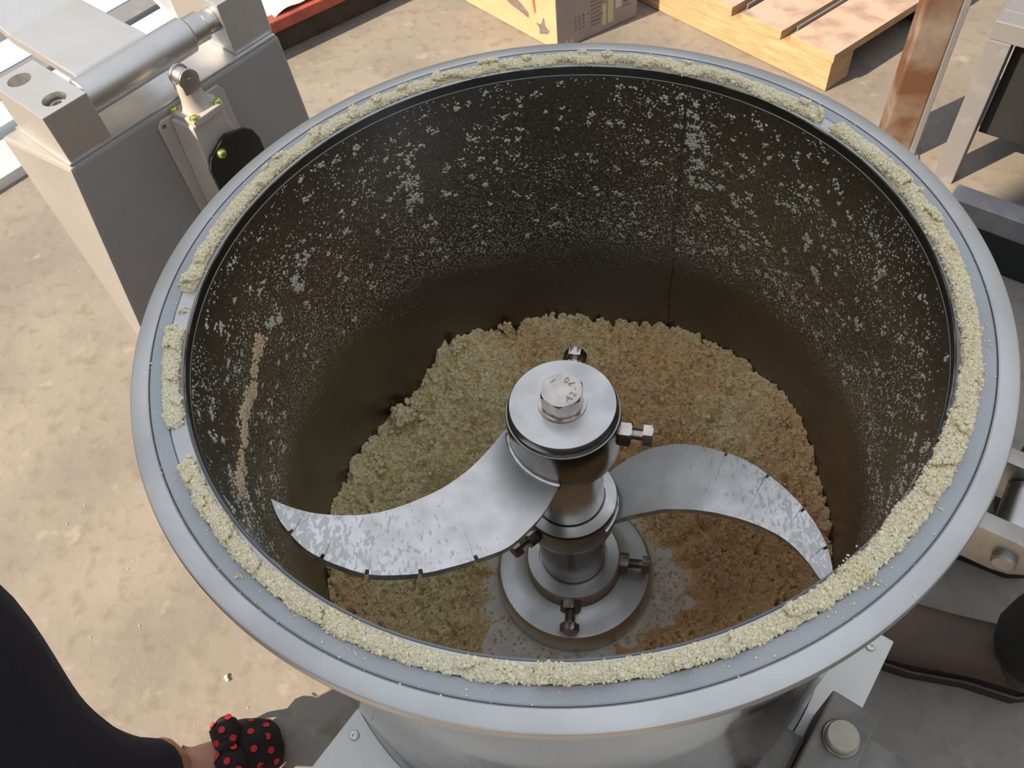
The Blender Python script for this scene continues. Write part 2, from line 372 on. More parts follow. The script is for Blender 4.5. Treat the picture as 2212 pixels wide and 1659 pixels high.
# ============================================================ the setting
fb = MB(); G = 12
fb.add([(-6, -6, 0), (7, -6, 0), (7, 7, 0), (-6, 7, 0), (-6, -6, -.1), (7, -6, -.1), (7, 7, -.1), (-6, 7, -.1)], [(0, 1, 2, 3), (7, 6, 5, 4), (0, 4, 5, 1), (1, 5, 6, 2), (2, 6, 7, 3), (3, 7, 4, 0)])
tag(obj('floor', fb, CONC), 'tan concrete workshop floor', kind='structure')
# added panel on a side column, out of view, shaped to keep sun off the bowl
sd = V(math.cos(SUN_AZ), math.sin(SUN_AZ), 0); sn = V(-sd[1], sd[0], 0)
wl = MB(); wo_ = sd*-3.0
wl.box(wo_, (sd, sn, Z), (-.1, -4.0, 2.35), (.1, .43, 4.2))
wl.box(wo_, (sd, sn, Z), (-.1, -4.0, 0), (.1, -2.6, 2.35))
tag(obj('shade_panel', wl, SHADEP), 'pale shade panel added out of view on the sunny side', kind='structure')

# ============================================================ the bowl
bowl = thing('mixing_bowl', (0, 0, .352), 'large round stainless steel mixing bowl with dough-crusted rim, open at the top', 'bowl')
b = MB()
b.lathe([(.0, .352), (.262, .352), (.274, .355), (.284, .362), (.2873, .374), (.2875, .40), (.2875, .9092), (.2891, .9092), (.2891, .9043), (.309, .9043), (.309, .36), (.302, .346), (0, .346)], 192)
sh = obj('bowl_shell', b, WALL_IN, bowl, smooth=.6)
sh.data.materials.append(OUTER)
for p in sh.data.polygons:
    c = p.center
    if math.hypot(c.x, c.y) > .2925 or (c.z < -.003): p.material_index = 1
b = MB(); b.lathe([(0, .3519), (.272, .3519), (.272, .3524), (0, .3524)], 128); obj('bowl_floor', b, FLOORM, bowl, smooth=.5)
b = MB()
b.lathe([(.2894, .9050), (.2894, .9180), (.2904, .9195), (.3020, .9195), (.3026, .9172), (.3148, .9172), (.3153, .9196), (.3162, .9203), (.3275, .9194), (.3291, .9184), (.3299, .9165), (.3300, .911), (.3294, .908), (.3275, .9058), (.324, .9050)], 256)
tag(obj('rim_flange', b, RIMM, bowl, smooth=.5), 'pale grey metal outer flange of the rim')
b = MB(); b.lathe([(.2874, .9094), (.2876, .9097), (.2880, .9100), (.2880, .9178), (.2892, .9178), (.2892, .9094)], 256); obj('lip_band', b, BAND, bowl, smooth=.5)
b = MB(); b.lathe([(.3029, .9165), (.3032, .9189), (.3040, .9194), (.3136, .9194), (.3145, .9188), (.3147, .9174)], 256)
tag(obj('sealing_ring', b, GASK, bowl, smooth=.5), 'smooth blue-grey ring inside the flange')
b = MB(); b.lathe([(.3092, .378), (.3155, .378), (.317, .3765), (.317, .357), (.3155, .3552), (.3092, .3552)], 192)
obj('base_ring', b, RINGM, bowl, smooth=.5)
b = MB(); wa = math.radians(60.7); path = []; rad = []
for i in range(80):
    z = .50 + i*.40/79; aw = wa + .0035*math.sin(i*.33) + .001*math.sin(i*1.7)
    path.append((.2871*math.cos(aw), .2871*math.sin(aw), z)); rad.append(.0020+.0006*math.sin(i*1.9))
b.tube(path, rad, 8); obj('weld_seam', b, WALL_IN, bowl, smooth=3.2)
# lid clamp bracket under the rim: two lugs, roller and pin
ba = math.radians(-34.5); br = V(math.cos(ba), math.sin(ba), 0); bt = V(-br[1], br[0], 0)
def lug(t0, t1):
    m = MB(); pr = [(.3093, .862), (.3093, .9025), (.352, .9025), (.362, .8995), (.369, .892), (.371, .883), (.368, .873), (.360, .865), (.350, .862)]
    m.prism(pr, t0, t1, (0, 0, 0), (br, Z, bt)); return obj('lug', m, LUGM, bowl, smooth=.6, bevel=.0012)
lug(-.034, -.021); lug(.021, .034)
b = MB(); b.cyl(br*.352 + bt*-.0205 + V(0, 0, .883), bt, .0125, .041, 32, .002); obj('roller', b, STEEL, bowl, smooth=.6)
b = MB(); b.cyl(br*.352 + bt*-.040 + V(0, 0, .883), bt, .0075, .078, 24, .0015); obj('hinge_pin', b, LUGM, bowl, smooth=.6)
b = MB()
b.cyl(br*.352 + bt*-.012 + V(0, 0, .884), br + V(0, 0, .15), .0095, .16, 24, .002)
sw = obj('swing_bolt', b, STEEL, bowl, smooth=.6)
b = MB()
for k in range(3): b.lathe([(.0096+.0028*math.cos(u), .018+k*.004+.003*math.sin(u)) for u in np.linspace(0, 2*PI, 9)[:-1]], 24, br*.352+bt*-.012+V(0, 0, .884), (bt, np.cross(br, bt)*-1, br))
obj('weld_bead', b, BRASSW, sw, smooth=3.2)

# ============================================================ cutter
cut_ = thing('cutter_shaft', (0, 0, .3524), 'upright steel cutter shaft with two curved sickle blades inside the bowl', 'cutter')
def lat(name, prof, mt, seg=128, label=None, parent=None):
    m = MB(); m.lathe(prof, seg); o = obj(name, m, mt, parent or cut_, smooth=.5)
    if label: o['label'] = label
    return o
lat('base_flange', [(0, .3526), (.101, .3526), (.1018, .356), (.1014, .372), (.0985, .3835), (.0955, .3875), (.090, .3882), (.080, .3885), (.066, .391), (.0600, .394), (.0590, .397), (.0590, .4175), (.0572, .4200), (.0430, .4200), (.0425, .417), (0, .417)], STEEL_F)
lat('shaft', [(0, .417), (.0405, .417), (.0405, .533), (0, .533)], STEEL_D)
lat('lower_hub', [(.0355, .531), (.050, .531), (.0525, .535), (.0538, .545), (.0538, .5755), (.0525, .5778), (.0405, .5782), (.0395, .576), (.0355, .576)], STEEL_D)
lat('lower_hub_face', [(.0402, .5775), (.0403, .5787), (.0523, .5786), (.0527, .5774)], STEEL)
lat('spacer', [(0, .533), (.0388, .533), (.0388, .60), (.0370, .64), (.0385, .668), (.0385, .70), (0, .70)], STEEL)
lat('upper_hub', [(0, .684), (.044, .684), (.0515, .6865), (.0545, .692), (.0552, .705), (.0552, .7455), (.0545, .7468), (.0530, .7470), (.0520, .7450), (0, .7450)], STEEL_D)
lat('cap', [(0, .7452), (.0505, .7452), (.0505, .7480), (.0520, .7486), (.0526, .7515), (.0508, .7572), (.0500, .7580), (0, .7580)], STEEL, label='bright turned disc capping the shaft')
w1 = lat('washer', [(.008, .7578), (.0228, .7578), (.0232, .7584), (.0228, .7602), (.008, .7602)], BOLT)
lat('spring_washer', [(.008, .7602), (.0188, .7602), (.0192, .7612), (.0188, .7645), (.008, .7645)], BOLT)
b = MB(); b.hexn((0, 0, .7645), Z, .0212, .0150, rot=.30, ch=.1); hb = obj('hex_bolt', b, BOLT, cut_, smooth=.45)
def letter(txt, loc, ang, size, parent, mt, ext=.00035):
    cu = bpy.data.curves.new('lettering', 'FONT'); cu.body = txt; cu.size = size; cu.extrude = ext; cu.align_x = 'CENTER'; cu.align_y = 'CENTER'
    t = bpy.data.objects.new('t', cu); COL.objects.link(t); bpy.context.view_layer.update()
    me = bpy.data.meshes.new_from_object(t.evaluated_get(bpy.context.evaluated_depsgraph_get())); bpy.data.objects.remove(t)
    me.transform(Matrix.Translation(loc) @ Matrix.Rotation(ang, 4, 'Z')); return me
mes = []
bmj = bmesh.new()
for i, ch in enumerate('A2-70'):
    ph = math.radians(-62 + i*31); r_ = .0118
    mm = letter(ch, Vector((r_*math.cos(ph), r_*math.sin(ph), .7795-.3522)), ph+PI/2, .0088, None, None); bmj.from_mesh(mm)
mm = letter('l', Vector((-.007, .0105, .7795-.3522)), math.radians(128), .0075, None, None); bmj.from_mesh(mm)
me = bpy.data.meshes.new('lettering'); bmj.to_mesh(me); bmj.free()
lo = link('lettering', me, BOLT_D, hb)
def set_screw(az, r0, z, L=.030, hr=.0118, mt=BOLT, nut=True, rot=0.):
    a = math.radians(az); d = V(math.cos(a), math.sin(a), 0); m = MB()
    m.cyl(d*(r0-.01)+V(0, 0, z), d, .0058, L+.006, 20)
    for k in range(9): m.lathe([(.0056, -.0007), (.0064, 0), (.0056, .0007)], 20, d*(r0+.010+k*.0016)+V(0, 0, z), (np.cross(d, Z), V(0, 0, 1), d))
    s = obj('set_screw', m, mt, cut_, smooth=.6)
    m = MB(); m.hexn(d*(r0+L-.010)+V(0, 0, z), d, hr, .0095, rot); obj('bolt_head', m, mt, s, smooth=.5)
    if nut:
        m = MB(); m.hexn(d*(r0-.001)+V(0, 0, z), d, hr*1.12, .0115, rot+.2); obj('lock_nut', m, mt, s, smooth=.5)
set_screw(-13, .0552, .7185, L=.031)
set_screw(78, .0552, .728, L=.028)
set_screw(-143, .0538, .553, L=.031, mt=BOLT_D)
set_screw(-9, .0590, .4075, L=.037, mt=BOLT_D)
set_screw(-97, .0590, .4075, L=.037, mt=BOLT_D)
# blades
def densify(pts, n):
    """Catmull-Rom through open list"""
    out = []; P = [np.array(p) for p in pts]
    for i in range(len(P)-1):
        p0 = P[max(i-1, 0)]; p1 = P[i]; p2 = P[i+1]; p3 = P[min(i+2, len(P)-1)]
        for k in range(n):
            t = k/n; out.append(.5*((2*p1)+(-p0+p2)*t+(2*p0-5*p1+4*p2-p3)*t*t+(-p0+3*p1-3*p2+p3)*t**3))
    out.append(P[-1]); return out
def blade(Rt, s, ch, concave, convex, notches, side, th=.0085):
    s = np.array(s)/np.linalg.norm(s); ch = np.array(ch)/np.linalg.norm(ch); n = np.cross(s, ch)
    A = densify(concave, 5); B = densify(convex, 8)
    # cut notches into the convex (cutting) edge
    L = [0]
    for i in range(1, len(B)): L.append(L[-1]+np.linalg.norm(B[i]-B[i-1]))
    tot = L[-1]; L = np.array(L); Bn = []
    Bx = np.array(B)
    def at(u): return np.array([np.interp(u, L, Bx[:, 0]), np.interp(u, L, Bx[:, 1])])
    us = sorted(list(np.linspace(0, tot, 90)))
    marks = []
    for q in notches: marks += [(q*tot-.0021, 0), (q*tot-.0020, 1), (q*tot+.0016, 1), (q*tot+.0017, 0)]
    al = [(u, 0) for u in us if all(abs(u-q*tot) > .0026 for q in notches)] + marks; al.sort()
    for u, k in al:
        p = at(u); tg = at(min(u+.001, tot)) - at(max(u-.001, 0)); tg /= np.linalg.norm(tg); nr = np.array([-tg[1], tg[0]])*side
        Bn.append(p + nr*(.0042 if k else 0))
    # matching points on the concave edge, then quads across
    Aa = np.array(A)[::-1]; LA = np.concatenate([[0], np.cumsum(np.linalg.norm(np.diff(Aa, axis=0), axis=1))]); LA /= LA[-1]
    N = len(Bn); us_ = [u/tot for u, k in al]
    An = [np.array([np.interp(u, LA, Aa[:, 0]), np.interp(u, LA, Aa[:, 1])]) for u in us_]
    W3 = lambda q, d: np.array(Rt) + s*q[0] + ch*q[1] - n*d
    m = MB(); v = []
    for i in range(N):
        mid = [An[i]*(1-t)+Bn[i]*t for t in (0, .33, .66, 1)]
        v += [W3(q, 0) for q in mid] + [W3(q, th) for q in mid]
    f = []
    for i in range(N-1):
        a, b_ = i*8, (i+1)*8
        for k in range(3): f += [(a+k, a+k+1, b_+k+1, b_+k), (a+4+k, b_+4+k, b_+5+k, a+5+k)]
        f += [(a, b_, b_+4, a+4), (a+3, a+7, b_+7, b_+3)]
    e_ = (N-1)*8
    f += [(0, 4, 5, 1), (1, 5, 6, 2), (2, 6, 7, 3), (e_, e_+1, e_+5, e_+4), (e_+1, e_+2, e_+6, e_+5), (e_+2, e_+3, e_+7, e_+6)]
    m.add(v, f)
    bo_ = obj('blade', m, BLADE, cut_); bo_.data.materials.append(EDGE)
    for p in bo_.data.polygons:
        if abs(np.dot(np.array(p.normal), n)) < .7: p.material_index = 1
    return bo_
Lt = [(0.257, -0.0483), (0.2464, -0.0387), (0.2288, -0.027), (0.2103, -0.0193), (0.1848, -0.0128), (0.1572, -0.0122), (0.1269, -0.0173), (0.1029, -0.0243), (0.0758, -0.0371), (0.0556, -0.0506), (0.0398, -0.0624), (0.0287, -0.0715), (.0150, -.078)]
Lb = [(-0.0060, -0.0030), (0.0201, 0.0225), (0.0415, 0.0374), (0.0694, 0.0512), (0.0998, 0.0554), (0.1214, 0.0565), (0.1487, 0.056), (0.1804, 0.0495), (0.1984, 0.0424), (0.2138, 0.0316), (0.226, 0.0216), (0.2386, 0.0078), (0.2479, -0.0099), (0.2546, -0.0287), (0.257, -0.0483)]
s1 = [-.9193, -.2902, .2636]
v_ = V(-.255, -.088, .77) - V(-.011, -.054, .70); hh = V(-.255, -.088, 0); hh /= np.linalg.norm(hh)
s1 = hh*(v_ @ hh) + V(0, 0, v_[2]); s1 /= np.linalg.norm(s1); c1 = V(-hh[1], hh[0], 0)
blade((-.011, -.054, .70), s1, c1, Lt, Lb, [.37, .52, .655, .775, .885], -1)
Rt_ = [(-.0300, .0620), (-.0200, .0860), (0.0000, 0.110), (0.0200, 0.124), (0.0507, 0.1336), (0.0884, 0.1336), (0.1263, 0.1269), (0.1659, 0.1085), (0.193, 0.0904), (0.2156, 0.0699), (0.2308, 0.0502), (0.2412, 0.0286), (.2440, .0120)]
Rb = [(.2440, .0120), (0.2307, 0.0206), (0.216, 0.0335), (0.1911, 0.0492), (0.1606, 0.0578), (0.1261, 0.0606), (0.0918, 0.0584), (0.0585, 0.0509), (0.0439, 0.0443), (0.0228, 0.0335), (0.0018, 0.0203), (-.0140, .0130)]
blade((.03, -.045, .56), [0.8121, -0.4763, 0.3372], [0.4743, 0.8753, 0.094], Rb, Rt_, [.45, .6, .75, .88], -1)
# weld fillets where the blades meet the hubs
def fillet(Rt, s, ch, a0, a1, R, r=.0042):
    s = np.array(s); ch = np.array(ch); n = np.cross(s, ch); path = []; rad = []
    for i in range(40):
        a = math.radians(a0+(a1-a0)*i/39); x, y = R*math.cos(a), R*math.sin(a)
        z = Rt[2] - (n[0]*(x-Rt[0]) + n[1]*(y-Rt[1]))/n[2]
        path.append((x, y, z-.0015)); rad.append(r*(1+.06*math.sin(i*.9)))
    m = MB(); m.tube(path, rad, 10); return obj('weld_fillet', m, STEEL, cut_, smooth=3.2)
fillet((-.011, -.054, .70), s1, c1, 178, 262, .0552)
fillet((.03, -.045, .56), [0.8121, -0.4763, 0.3372], [0.4743, 0.8753, 0.094], -48, 35, .0540, .0035)

# ============================================================ dough in the bowl
def dough_heap():
    NT, NR = 1250, 300
    th = np.linspace(0, 2*PI, NT, endpoint=False); u = np.linspace(0, 1, NR)
    az = np.array([-180, -168, -160, -140, -100, -60, -9, 3, 18, 38, 61, 85, 105, 121, 134, 153, 174, 180])
    zw = np.array([.522, .520, .53, .52, .50, .50, .529, .534, .55, .554, .552, .54, .544, .552, .487, .486, .522, .522])
    T, Uu = np.meshgrid(th, u, indexing='ij'); deg = (np.degrees(T)+180) % 360 - 180
    W = np.interp(deg, az, zw)
    def bump(a, w_): return np.exp(-(((deg-a+180) % 360-180)/w_)**2)
    r0 = .117 + .042*bump(-135, 26) + .034*bump(-15, 20) + .010*bump(-90, 20) - .012*bump(-170, 30) - .0*T
    ang = np.stack([np.cos(T)*3, np.sin(T)*3, 0*T], -1).reshape(-1, 3)
    r0 = r0 + (.012*fbm(ang, 3.1, 4)).reshape(T.shape)
    R = r0 + (.2871-r0)*Uu
    h = np.clip((R-r0)/(.2871-r0), 0, 1)
    z = .3525 + (W-.3525)*h**1.15
    z += .030*np.sin(PI*h)*(bump(130, 45)*1.0) + .018*np.sin(PI*h)*bump(70, 45) - .012*np.sin(PI*h)*bump(30, 22)
    # step running down the left side and trench at the right back
    z += .030*(1/(1+np.exp(-(R-(.195+.02*np.sin(T*5)))*300)) - .5)*bump(152, 22)
    z += .018*(1/(1+np.exp(-(R-(.215+.015*np.sin(T*7)))*300)) - .5)*bump(30, 30)
    z -= .018*np.exp(-((R-.175-.0004*(deg-40))/.012)**2)*bump(38, 20)
    z -= .012*np.exp(-((R-.225+.0006*(deg-165))/.010)**2)*bump(165, 18)
    P = np.stack([R*np.cos(T), R*np.sin(T), z*.7], -1).reshape(-1, 3)
    n1 = fbm(P, 18, 3).reshape(T.shape); n2 = fbm(P, 95, 3, .6).reshape(T.shape); n3 = vnoise(P*330).reshape(T.shape)
    # clumps: rounded cells separated by cracks
    cl = 1-np.abs(fbm(P+3, 55, 3, .6)).reshape(T.shape)
    pits = np.clip(vnoise(P*210+9).reshape(T.shape)-.22, 0, 1)*.7+np.clip(vnoise(P*110+29).reshape(T.shape)-.35, 0, 1)
    edge = np.clip(h*8, 0, 1)
    z = z + edge*(.011*n1 + .0055*n2 + .0016*n3 + .0060*cl - .030*pits)
    z = np.maximum(z, .3526)
    # loose ragged top edge against the wall
    z[:, -1] = z[:, -2]
    v = np.stack([R*np.cos(T), R*np.sin(T), z], -1).reshape(-1, 3)
    i = np.arange(NT)[:, None]; j = np.arange(NR-1)[None]; i2 = (i+1) % NT
    f = np.stack([i*NR+j, i*NR+j+1, i2*NR+j+1, i2*NR+j], -1).reshape(-1, 4)
    # skirt down the wall closes the lump
    k = len(v); sk = np.stack([.2871*np.cos(th), .2871*np.sin(th), np.full(NT, .353)], -1)
    i = np.arange(NT); i2 = (i+1) % NT
    f2 = np.stack([i*NR+NR-1, k+i, k+i2, i2*NR+NR-1], -1)
    v = np.concatenate([v, sk]); f = np.concatenate([f, f2])
    tri = np.concatenate([f[:, [0, 1, 2]], f[:, [0, 2, 3]]])
    surf = (v, tri)
    # crumbs lying on the surface
    N = 22000; ti = rng.integers(0, NT, N); ri = (NR-2)*np.sqrt(rng.random(N)); ri = ri.astype(int)
    pos = v[ti*NR+ri]; sz = rng.uniform(.0008, .0024, N)*np.where(rng.random(N) < .05, 2.2, 1)
    c1 = scatter(pos, sz[:, None]*rng.uniform(.7, 1.2, (N, 3)), ICO)
    # loose crumbs round the shaft flange
    N = 700; t = rng.uniform(0, 2*PI, N); rr = rng.uniform(.104, .15, N); pos = np.stack([rr*np.cos(t), rr*np.sin(t), np.full(N, .3535)], -1)
    sz = rng.uniform(.0006, .0024, N); c2 = scatter(pos, sz[:, None]*np.ones((N, 3)), ICO)
    # chunks against the wall
    ch = [(141, .268, .512, .017), (84, .279, .552, .006), (136, .272, .50, .012), (60, .28, .556, .005), (119, .274, .556, .010), (104, .277, .552, .008), (154, .270, .50, .010), (157, .262, .497, .012), (20, .278, .553, .007)]
    pos = np.array([(r*math.cos(math.radians(a)), r*math.sin(math.radians(a)), z) for a, r, z, s in ch]); sz = np.array([c[3] for c in ch])
    pc = np.concatenate([p+rng.normal(size=(60, 3))*V(.5, .5, .4)*s_k*.8 for p, s_k in zip(pos, sz)]); rad_ = np.hypot(pc[:, 0], pc[:, 1]); pc[:, :2] *= np.minimum(1, .2845/rad_)[:, None]
    c3 = scatter(pc, (np.repeat(sz, 60)*rng.uniform(.18, .42, len(pc)))[:, None]*rng.uniform(.7, 1.1, (len(pc), 3)), ICO)
    o = fastmesh('dough_heap', [surf, c1, c2, c3], DOUGH, off=(0, 0, .3522))
    return tag(o, 'crumbly yellow-brown dough heaped against the wall in the bottom of the bowl', 'dough', kind='stuff')
dough_heap()

# crust of dough crumbs pressed on the rim, with gaps
def rim_crust():
    gaps = [(179, 3.6), (204.5, 3.0), (13.2+0, .0), (33.5, 1.2)]
    def width(a):
        d = np.degrees(a) % 360
        w_ = np.ones_like(d)
        for g, h in gaps:
            if h: w_ = w_*np.clip((np.abs((d-g+180) % 360-180)-h)/1.0, 0, 1)
        return w_
    NT, NS = 2600, 9
    t = np.linspace(0, 2*PI, NT, endpoint=False); ang = np.stack([np.cos(t)*10, np.sin(t)*10, 0*t], -1)
    lf = fbm(ang, 1.7, 3); wd = width(t)
    rin = .2917 + .0016*fbm(ang+5, 2.1, 4) + .0018*np.clip(np.cos(t+PI/2), 0, 1) - .0012*np.clip(np.cos(t-1.0), 0, 1); rout = .3026 + .0011*fbm(ang+9, 3.3, 4)
    # wider overhanging lumps on the near right
    rin -= .0035*np.exp(-((np.degrees(t)-315)/16)**2)
    ht = (.0046 + .0014*lf)*np.clip(wd, 0, 1)
    ss = np.linspace(0, PI, NS)
    cr, hw = (rin+rout)/2, (rout-rin)/2*np.clip(wd*3, .02, 1)
    Rr = cr[:, None] + hw[:, None]*np.cos(ss)[None]*1.0; Zz = .9192 + ht[:, None]*np.sin(ss)[None]**.5
    P = np.stack([Rr*np.cos(t)[:, None], Rr*np.sin(t)[:, None], Zz], -1)
    nz = (.0012*fbm(P.reshape(-1, 3), 260, 3, .6)).reshape(NT, NS); P[..., 2] += nz*np.sin(ss)*wd[:, None]
    v = P.reshape(-1, 3); i = np.arange(NT)[:, None]; j = np.arange(NS-1)[None]; i2 = (i+1) % NT
    q = np.stack([i*NS+j, i2*NS+j, i2*NS+j+1, i*NS+j+1], -1).reshape(-1, 4)
    tri = np.concatenate([q[:, [0, 1, 2]], q[:, [0, 2, 3]]])
    keep = wd[(tri[:, 0]//NS)] > .02; tri = tri[keep]
    N = 42000; a = rng.uniform(0, 2*PI, N); wv = width(a); a = a[rng.random(N) < wv]; N = len(a)
    idx = (a/(2*PI)*NT).astype(int) % NT; s = rng.random(N)*PI
    R = cr[idx] + hw[idx]*np.cos(s)*1.04 + rng.normal(0, .0005, N); Zc = .9194 + ht[idx]*np.sin(s)**.5 + rng.uniform(-.0006, .0008, N)
    Zc = Zc + .0035*(vnoise(np.stack([R*np.cos(a)*90, R*np.sin(a)*90, 0*a], -1)) > .45)
    pos = np.stack([R*np.cos(a), R*np.sin(a), Zc], -1); sz = rng.uniform(.0006, .0014, N)*np.where(rng.random(N) < .08, 1.6, 1)
    c = scatter(pos, sz[:, None]*rng.uniform(.7, 1.2, (N, 3)), ICO)
    # isolated lumps in the gap and stray crumbs on the flange
    L = []
    for a0, r0, s0, n0 in ((179.3, .2965, .0040, 70), (317, .3075, .0016, 10), (227, .309, .0028, 30), (304, .297, .009, 500), (307.5, .297, .006, 200), (174, .3035, .004, 60), (20, .3065, .0012, 8), (236, .3065, .0012, 8)):
        aa = math.radians(a0); cpt = V(r0*math.cos(aa), r0*math.sin(aa), .9195)
        q = rng.normal(size=(n0, 3))*s0*.45; q[:, 2] = np.abs(q[:, 2])*.6; L.append(cpt+q)
    N = 420; a = rng.uniform(0, 2*PI, N); R = rng.uniform(.3030, .3275, N)**1; kp = rng.random(N) < np.where(R < .316, 1, .15); a, R = a[kp], R[kp]
    L.append(np.stack([R*np.cos(a), R*np.sin(a), np.full(len(a), .9197)], -1)); L = np.concatenate(L)
    sz = rng.uniform(.0003, .0009, len(L)); c2 = scatter(L, sz[:, None]*np.ones((len(L), 3)), ICO)
    o = fastmesh('dough_crust', [(v, tri), c, c2], DOUGH_RIM, off=(0, 0, .9197))
    return tag(o, 'pale crumbly ring of dough crusted along the bowl rim', 'dough', kind='stuff')
rim_crust()

# flecks stuck to the inside wall
def wall_flecks():
    parts = []
    def place(a, z, sz, tmpl, flat=.45, stretch=1.):
        N = len(a); R = .2873; er = np.stack([np.cos(a), np.sin(a), 0*a], -1); et = np.stack([-np.sin(a), np.cos(a), 0*a], -1); ez = np.tile([0, 0, 1.], (N, 1))
        ph = rng.uniform(0, PI, N)[:, None]; e1 = et*np.cos(ph)+ez*np.sin(ph); e2 = -et*np.sin(ph)+ez*np.cos(ph)
        F = np.stack([e1, e2, er], -1); pos = er*R + ez*z[:, None]
        s3 = np.stack([sz*rng.uniform(.7, 1.5, N), sz*rng.uniform(.6, 1., N), sz*flat], -1)
        parts.append(scatter(pos, s3, tmpl, frames=F, jit=.4))
    def bump(d, c, w_): return np.exp(-(((d-c+180) % 360-180)/w_)**2)
    # fine specks: densest in a band, thinning upwards
    N = 60000; a = rng.uniform(0, 2*PI, N); z = rng.uniform(.60, .908, N); d = np.degrees(a)
    lowz = .672 + .016*np.sin(a*2+1) + .012*vnoise(np.stack([np.cos(a)*4, np.sin(a)*4, 0*a], -1)) - .02*bump(d, 195, 35) - .02*bump(d, -25, 30)
    dens = np.where(z < lowz, np.exp(-((z-lowz)/.016)**2)*.8, .22+.7*np.exp(-((z-lowz)/.05)))
    pt = np.stack([a*.285*1, z, 0*z], -1); dens *= np.clip(.55+.9*vnoise(np.stack([a*9, z*30, 0*z], -1)), .1, 1.4)
    dens *= 1+.8*bump(d, 200, 30)+.5*bump(d, -20, 30)
    k = rng.random(N) < dens*.55; place(a[k], z[k], rng.uniform(.00028, .00062, k.sum()), OCT)
    # medium specks
    N = 30000; a = rng.uniform(0, 2*PI, N); z = rng.uniform(.67, .908, N); d = np.degrees(a)
    dens = (.35+.35*bump(d, 48, 30)+.3*bump(d, 15, 30)+.5*bump(d, 195, 35))*np.clip(.5+1.2*vnoise(np.stack([a*7, z*24, 0*z+5], -1)), .08, 1.5)*np.clip((z-.67)/.05, 0, 1)
    k = rng.random(N) < dens; place(a[k], z[k], rng.uniform(.0006, .0014, k.sum()), OCT, .5)
    # clustered larger flakes
    cl = []
    NC = 1300; ca = rng.uniform(0, 2*PI, NC); cz = rng.uniform(.69, .902, NC)
    wgt = .3+.6*bump(np.degrees(ca), 40, 32)+.25*bump(np.degrees(ca), 110, 35)+.2*bump(np.degrees(ca), 190, 30); kk = rng.random(NC) < wgt; ca, cz = ca[kk], cz[kk]
    big = [(58.5, .862, .010, 70), (58, .845, .009, 60), (57, .82, .010, 60), (57.5, .80, .008, 40), (54, .80, .007, 30), (49, .79, .008, 40), (51.5, .805, .006, 40), (56, .765, .006, 40), (120, .822, .009, 60), (119, .803, .009, 60), (121, .795, .006, 40), (103.5, .787, .005, 30), (149, .826, .009, 60), (152.5, .809, .010, 90), (153, .803, .007, 60), (160.5, .800, .008, 60), (163, .805, .008, 60), (196, .80, .010, 70), (200, .81, .010, 70), (59.5, .885, .008, 50), (25, .77, .008, 50), (12, .77, .006, 40), (30, .80, .007, 50)]
    for x, y in zip(ca, cz):
        n = rng.integers(3, 11); s = rng.uniform(.0012, .0032); cl.append(np.stack([x+rng.normal(0, s, n)/.285, y+rng.normal(0, s*.8, n), rng.uniform(.0008, .0018, n)], -1))
    for x, y, s, n in big:
        for _ in range(max(1, n//12)):
            ox, oy = rng.normal(0, s*.55), rng.normal(0, s*.6); s2 = s*rng.uniform(.12, .35); k2 = rng.integers(8, 18)
            cl.append(np.stack([math.radians(x)+(ox+rng.normal(0, s2, k2))/.285, y+oy+rng.normal(0, s2, k2), rng.uniform(.0007, .0019, k2)], -1))
    cl = np.concatenate(cl); place(cl[:, 0], np.minimum(cl[:, 1], .908), cl[:, 2], ICO, .6)
    # (the tan smear is a lump of its own, below)
    # a few stray specks lower down
    N = 60; a = rng.uniform(0, 2*PI, N); z = rng.uniform(.56, .66, N); place(a, z, rng.uniform(.0004, .0009, N), OCT)
    o = fastmesh('dough_flecks', parts, FLECK, off=(0, 0, .75), smooth=False)
    return tag(o, 'pale dry dough flecks spattered over the dark inside wall of the bowl', 'dough', kind='stuff')
wall_flecks()
SMEAR = [(168.3, .809, .004, .005, 90), (170.5, .806, .004, .004, 60), (173.5, .800, .0035, .003, 50), (176.5, .792, .004, .004, 90), (180, .795, .005, .004, 120), (184, .799, .0055, .004, 140), (187.5, .793, .005, .004, 90), (193, .80, .006, .004, 40), (198, .812, .006, .004, 50), (201, .822, .006, .004, 40)]
def wall_smear():
    L = []
    for a0, z0, sa, sz_, n in SMEAR:
        L.append(np.stack([math.radians(a0)+rng.normal(0, sa, n)/.2873, z0+rng.normal(0, sz_, n)], -1))
    L = np.concatenate(L); a = L[:, 0]; er = np.stack([np.cos(a), np.sin(a), 0*a], -1); R = .2868
    et = np.stack([-np.sin(a), np.cos(a), 0*a], -1); ez = np.tile([0, 0, 1.], (len(a), 1))
    sz = rng.uniform(.0010, .0026, len(a)); s3 = np.stack([sz, sz, sz*.5], -1)
    o = fastmesh('dough_smear', [scatter(er*R+ez*L[:, 1:], s3, ICO, frames=np.stack([et, ez, er], -1))], SMEARM, off=(-.28, -.02, .78))
    tag(o, 'tan smear of dough running down the left inside wall of the bowl', 'dough', kind='stuff')
wall_smear()

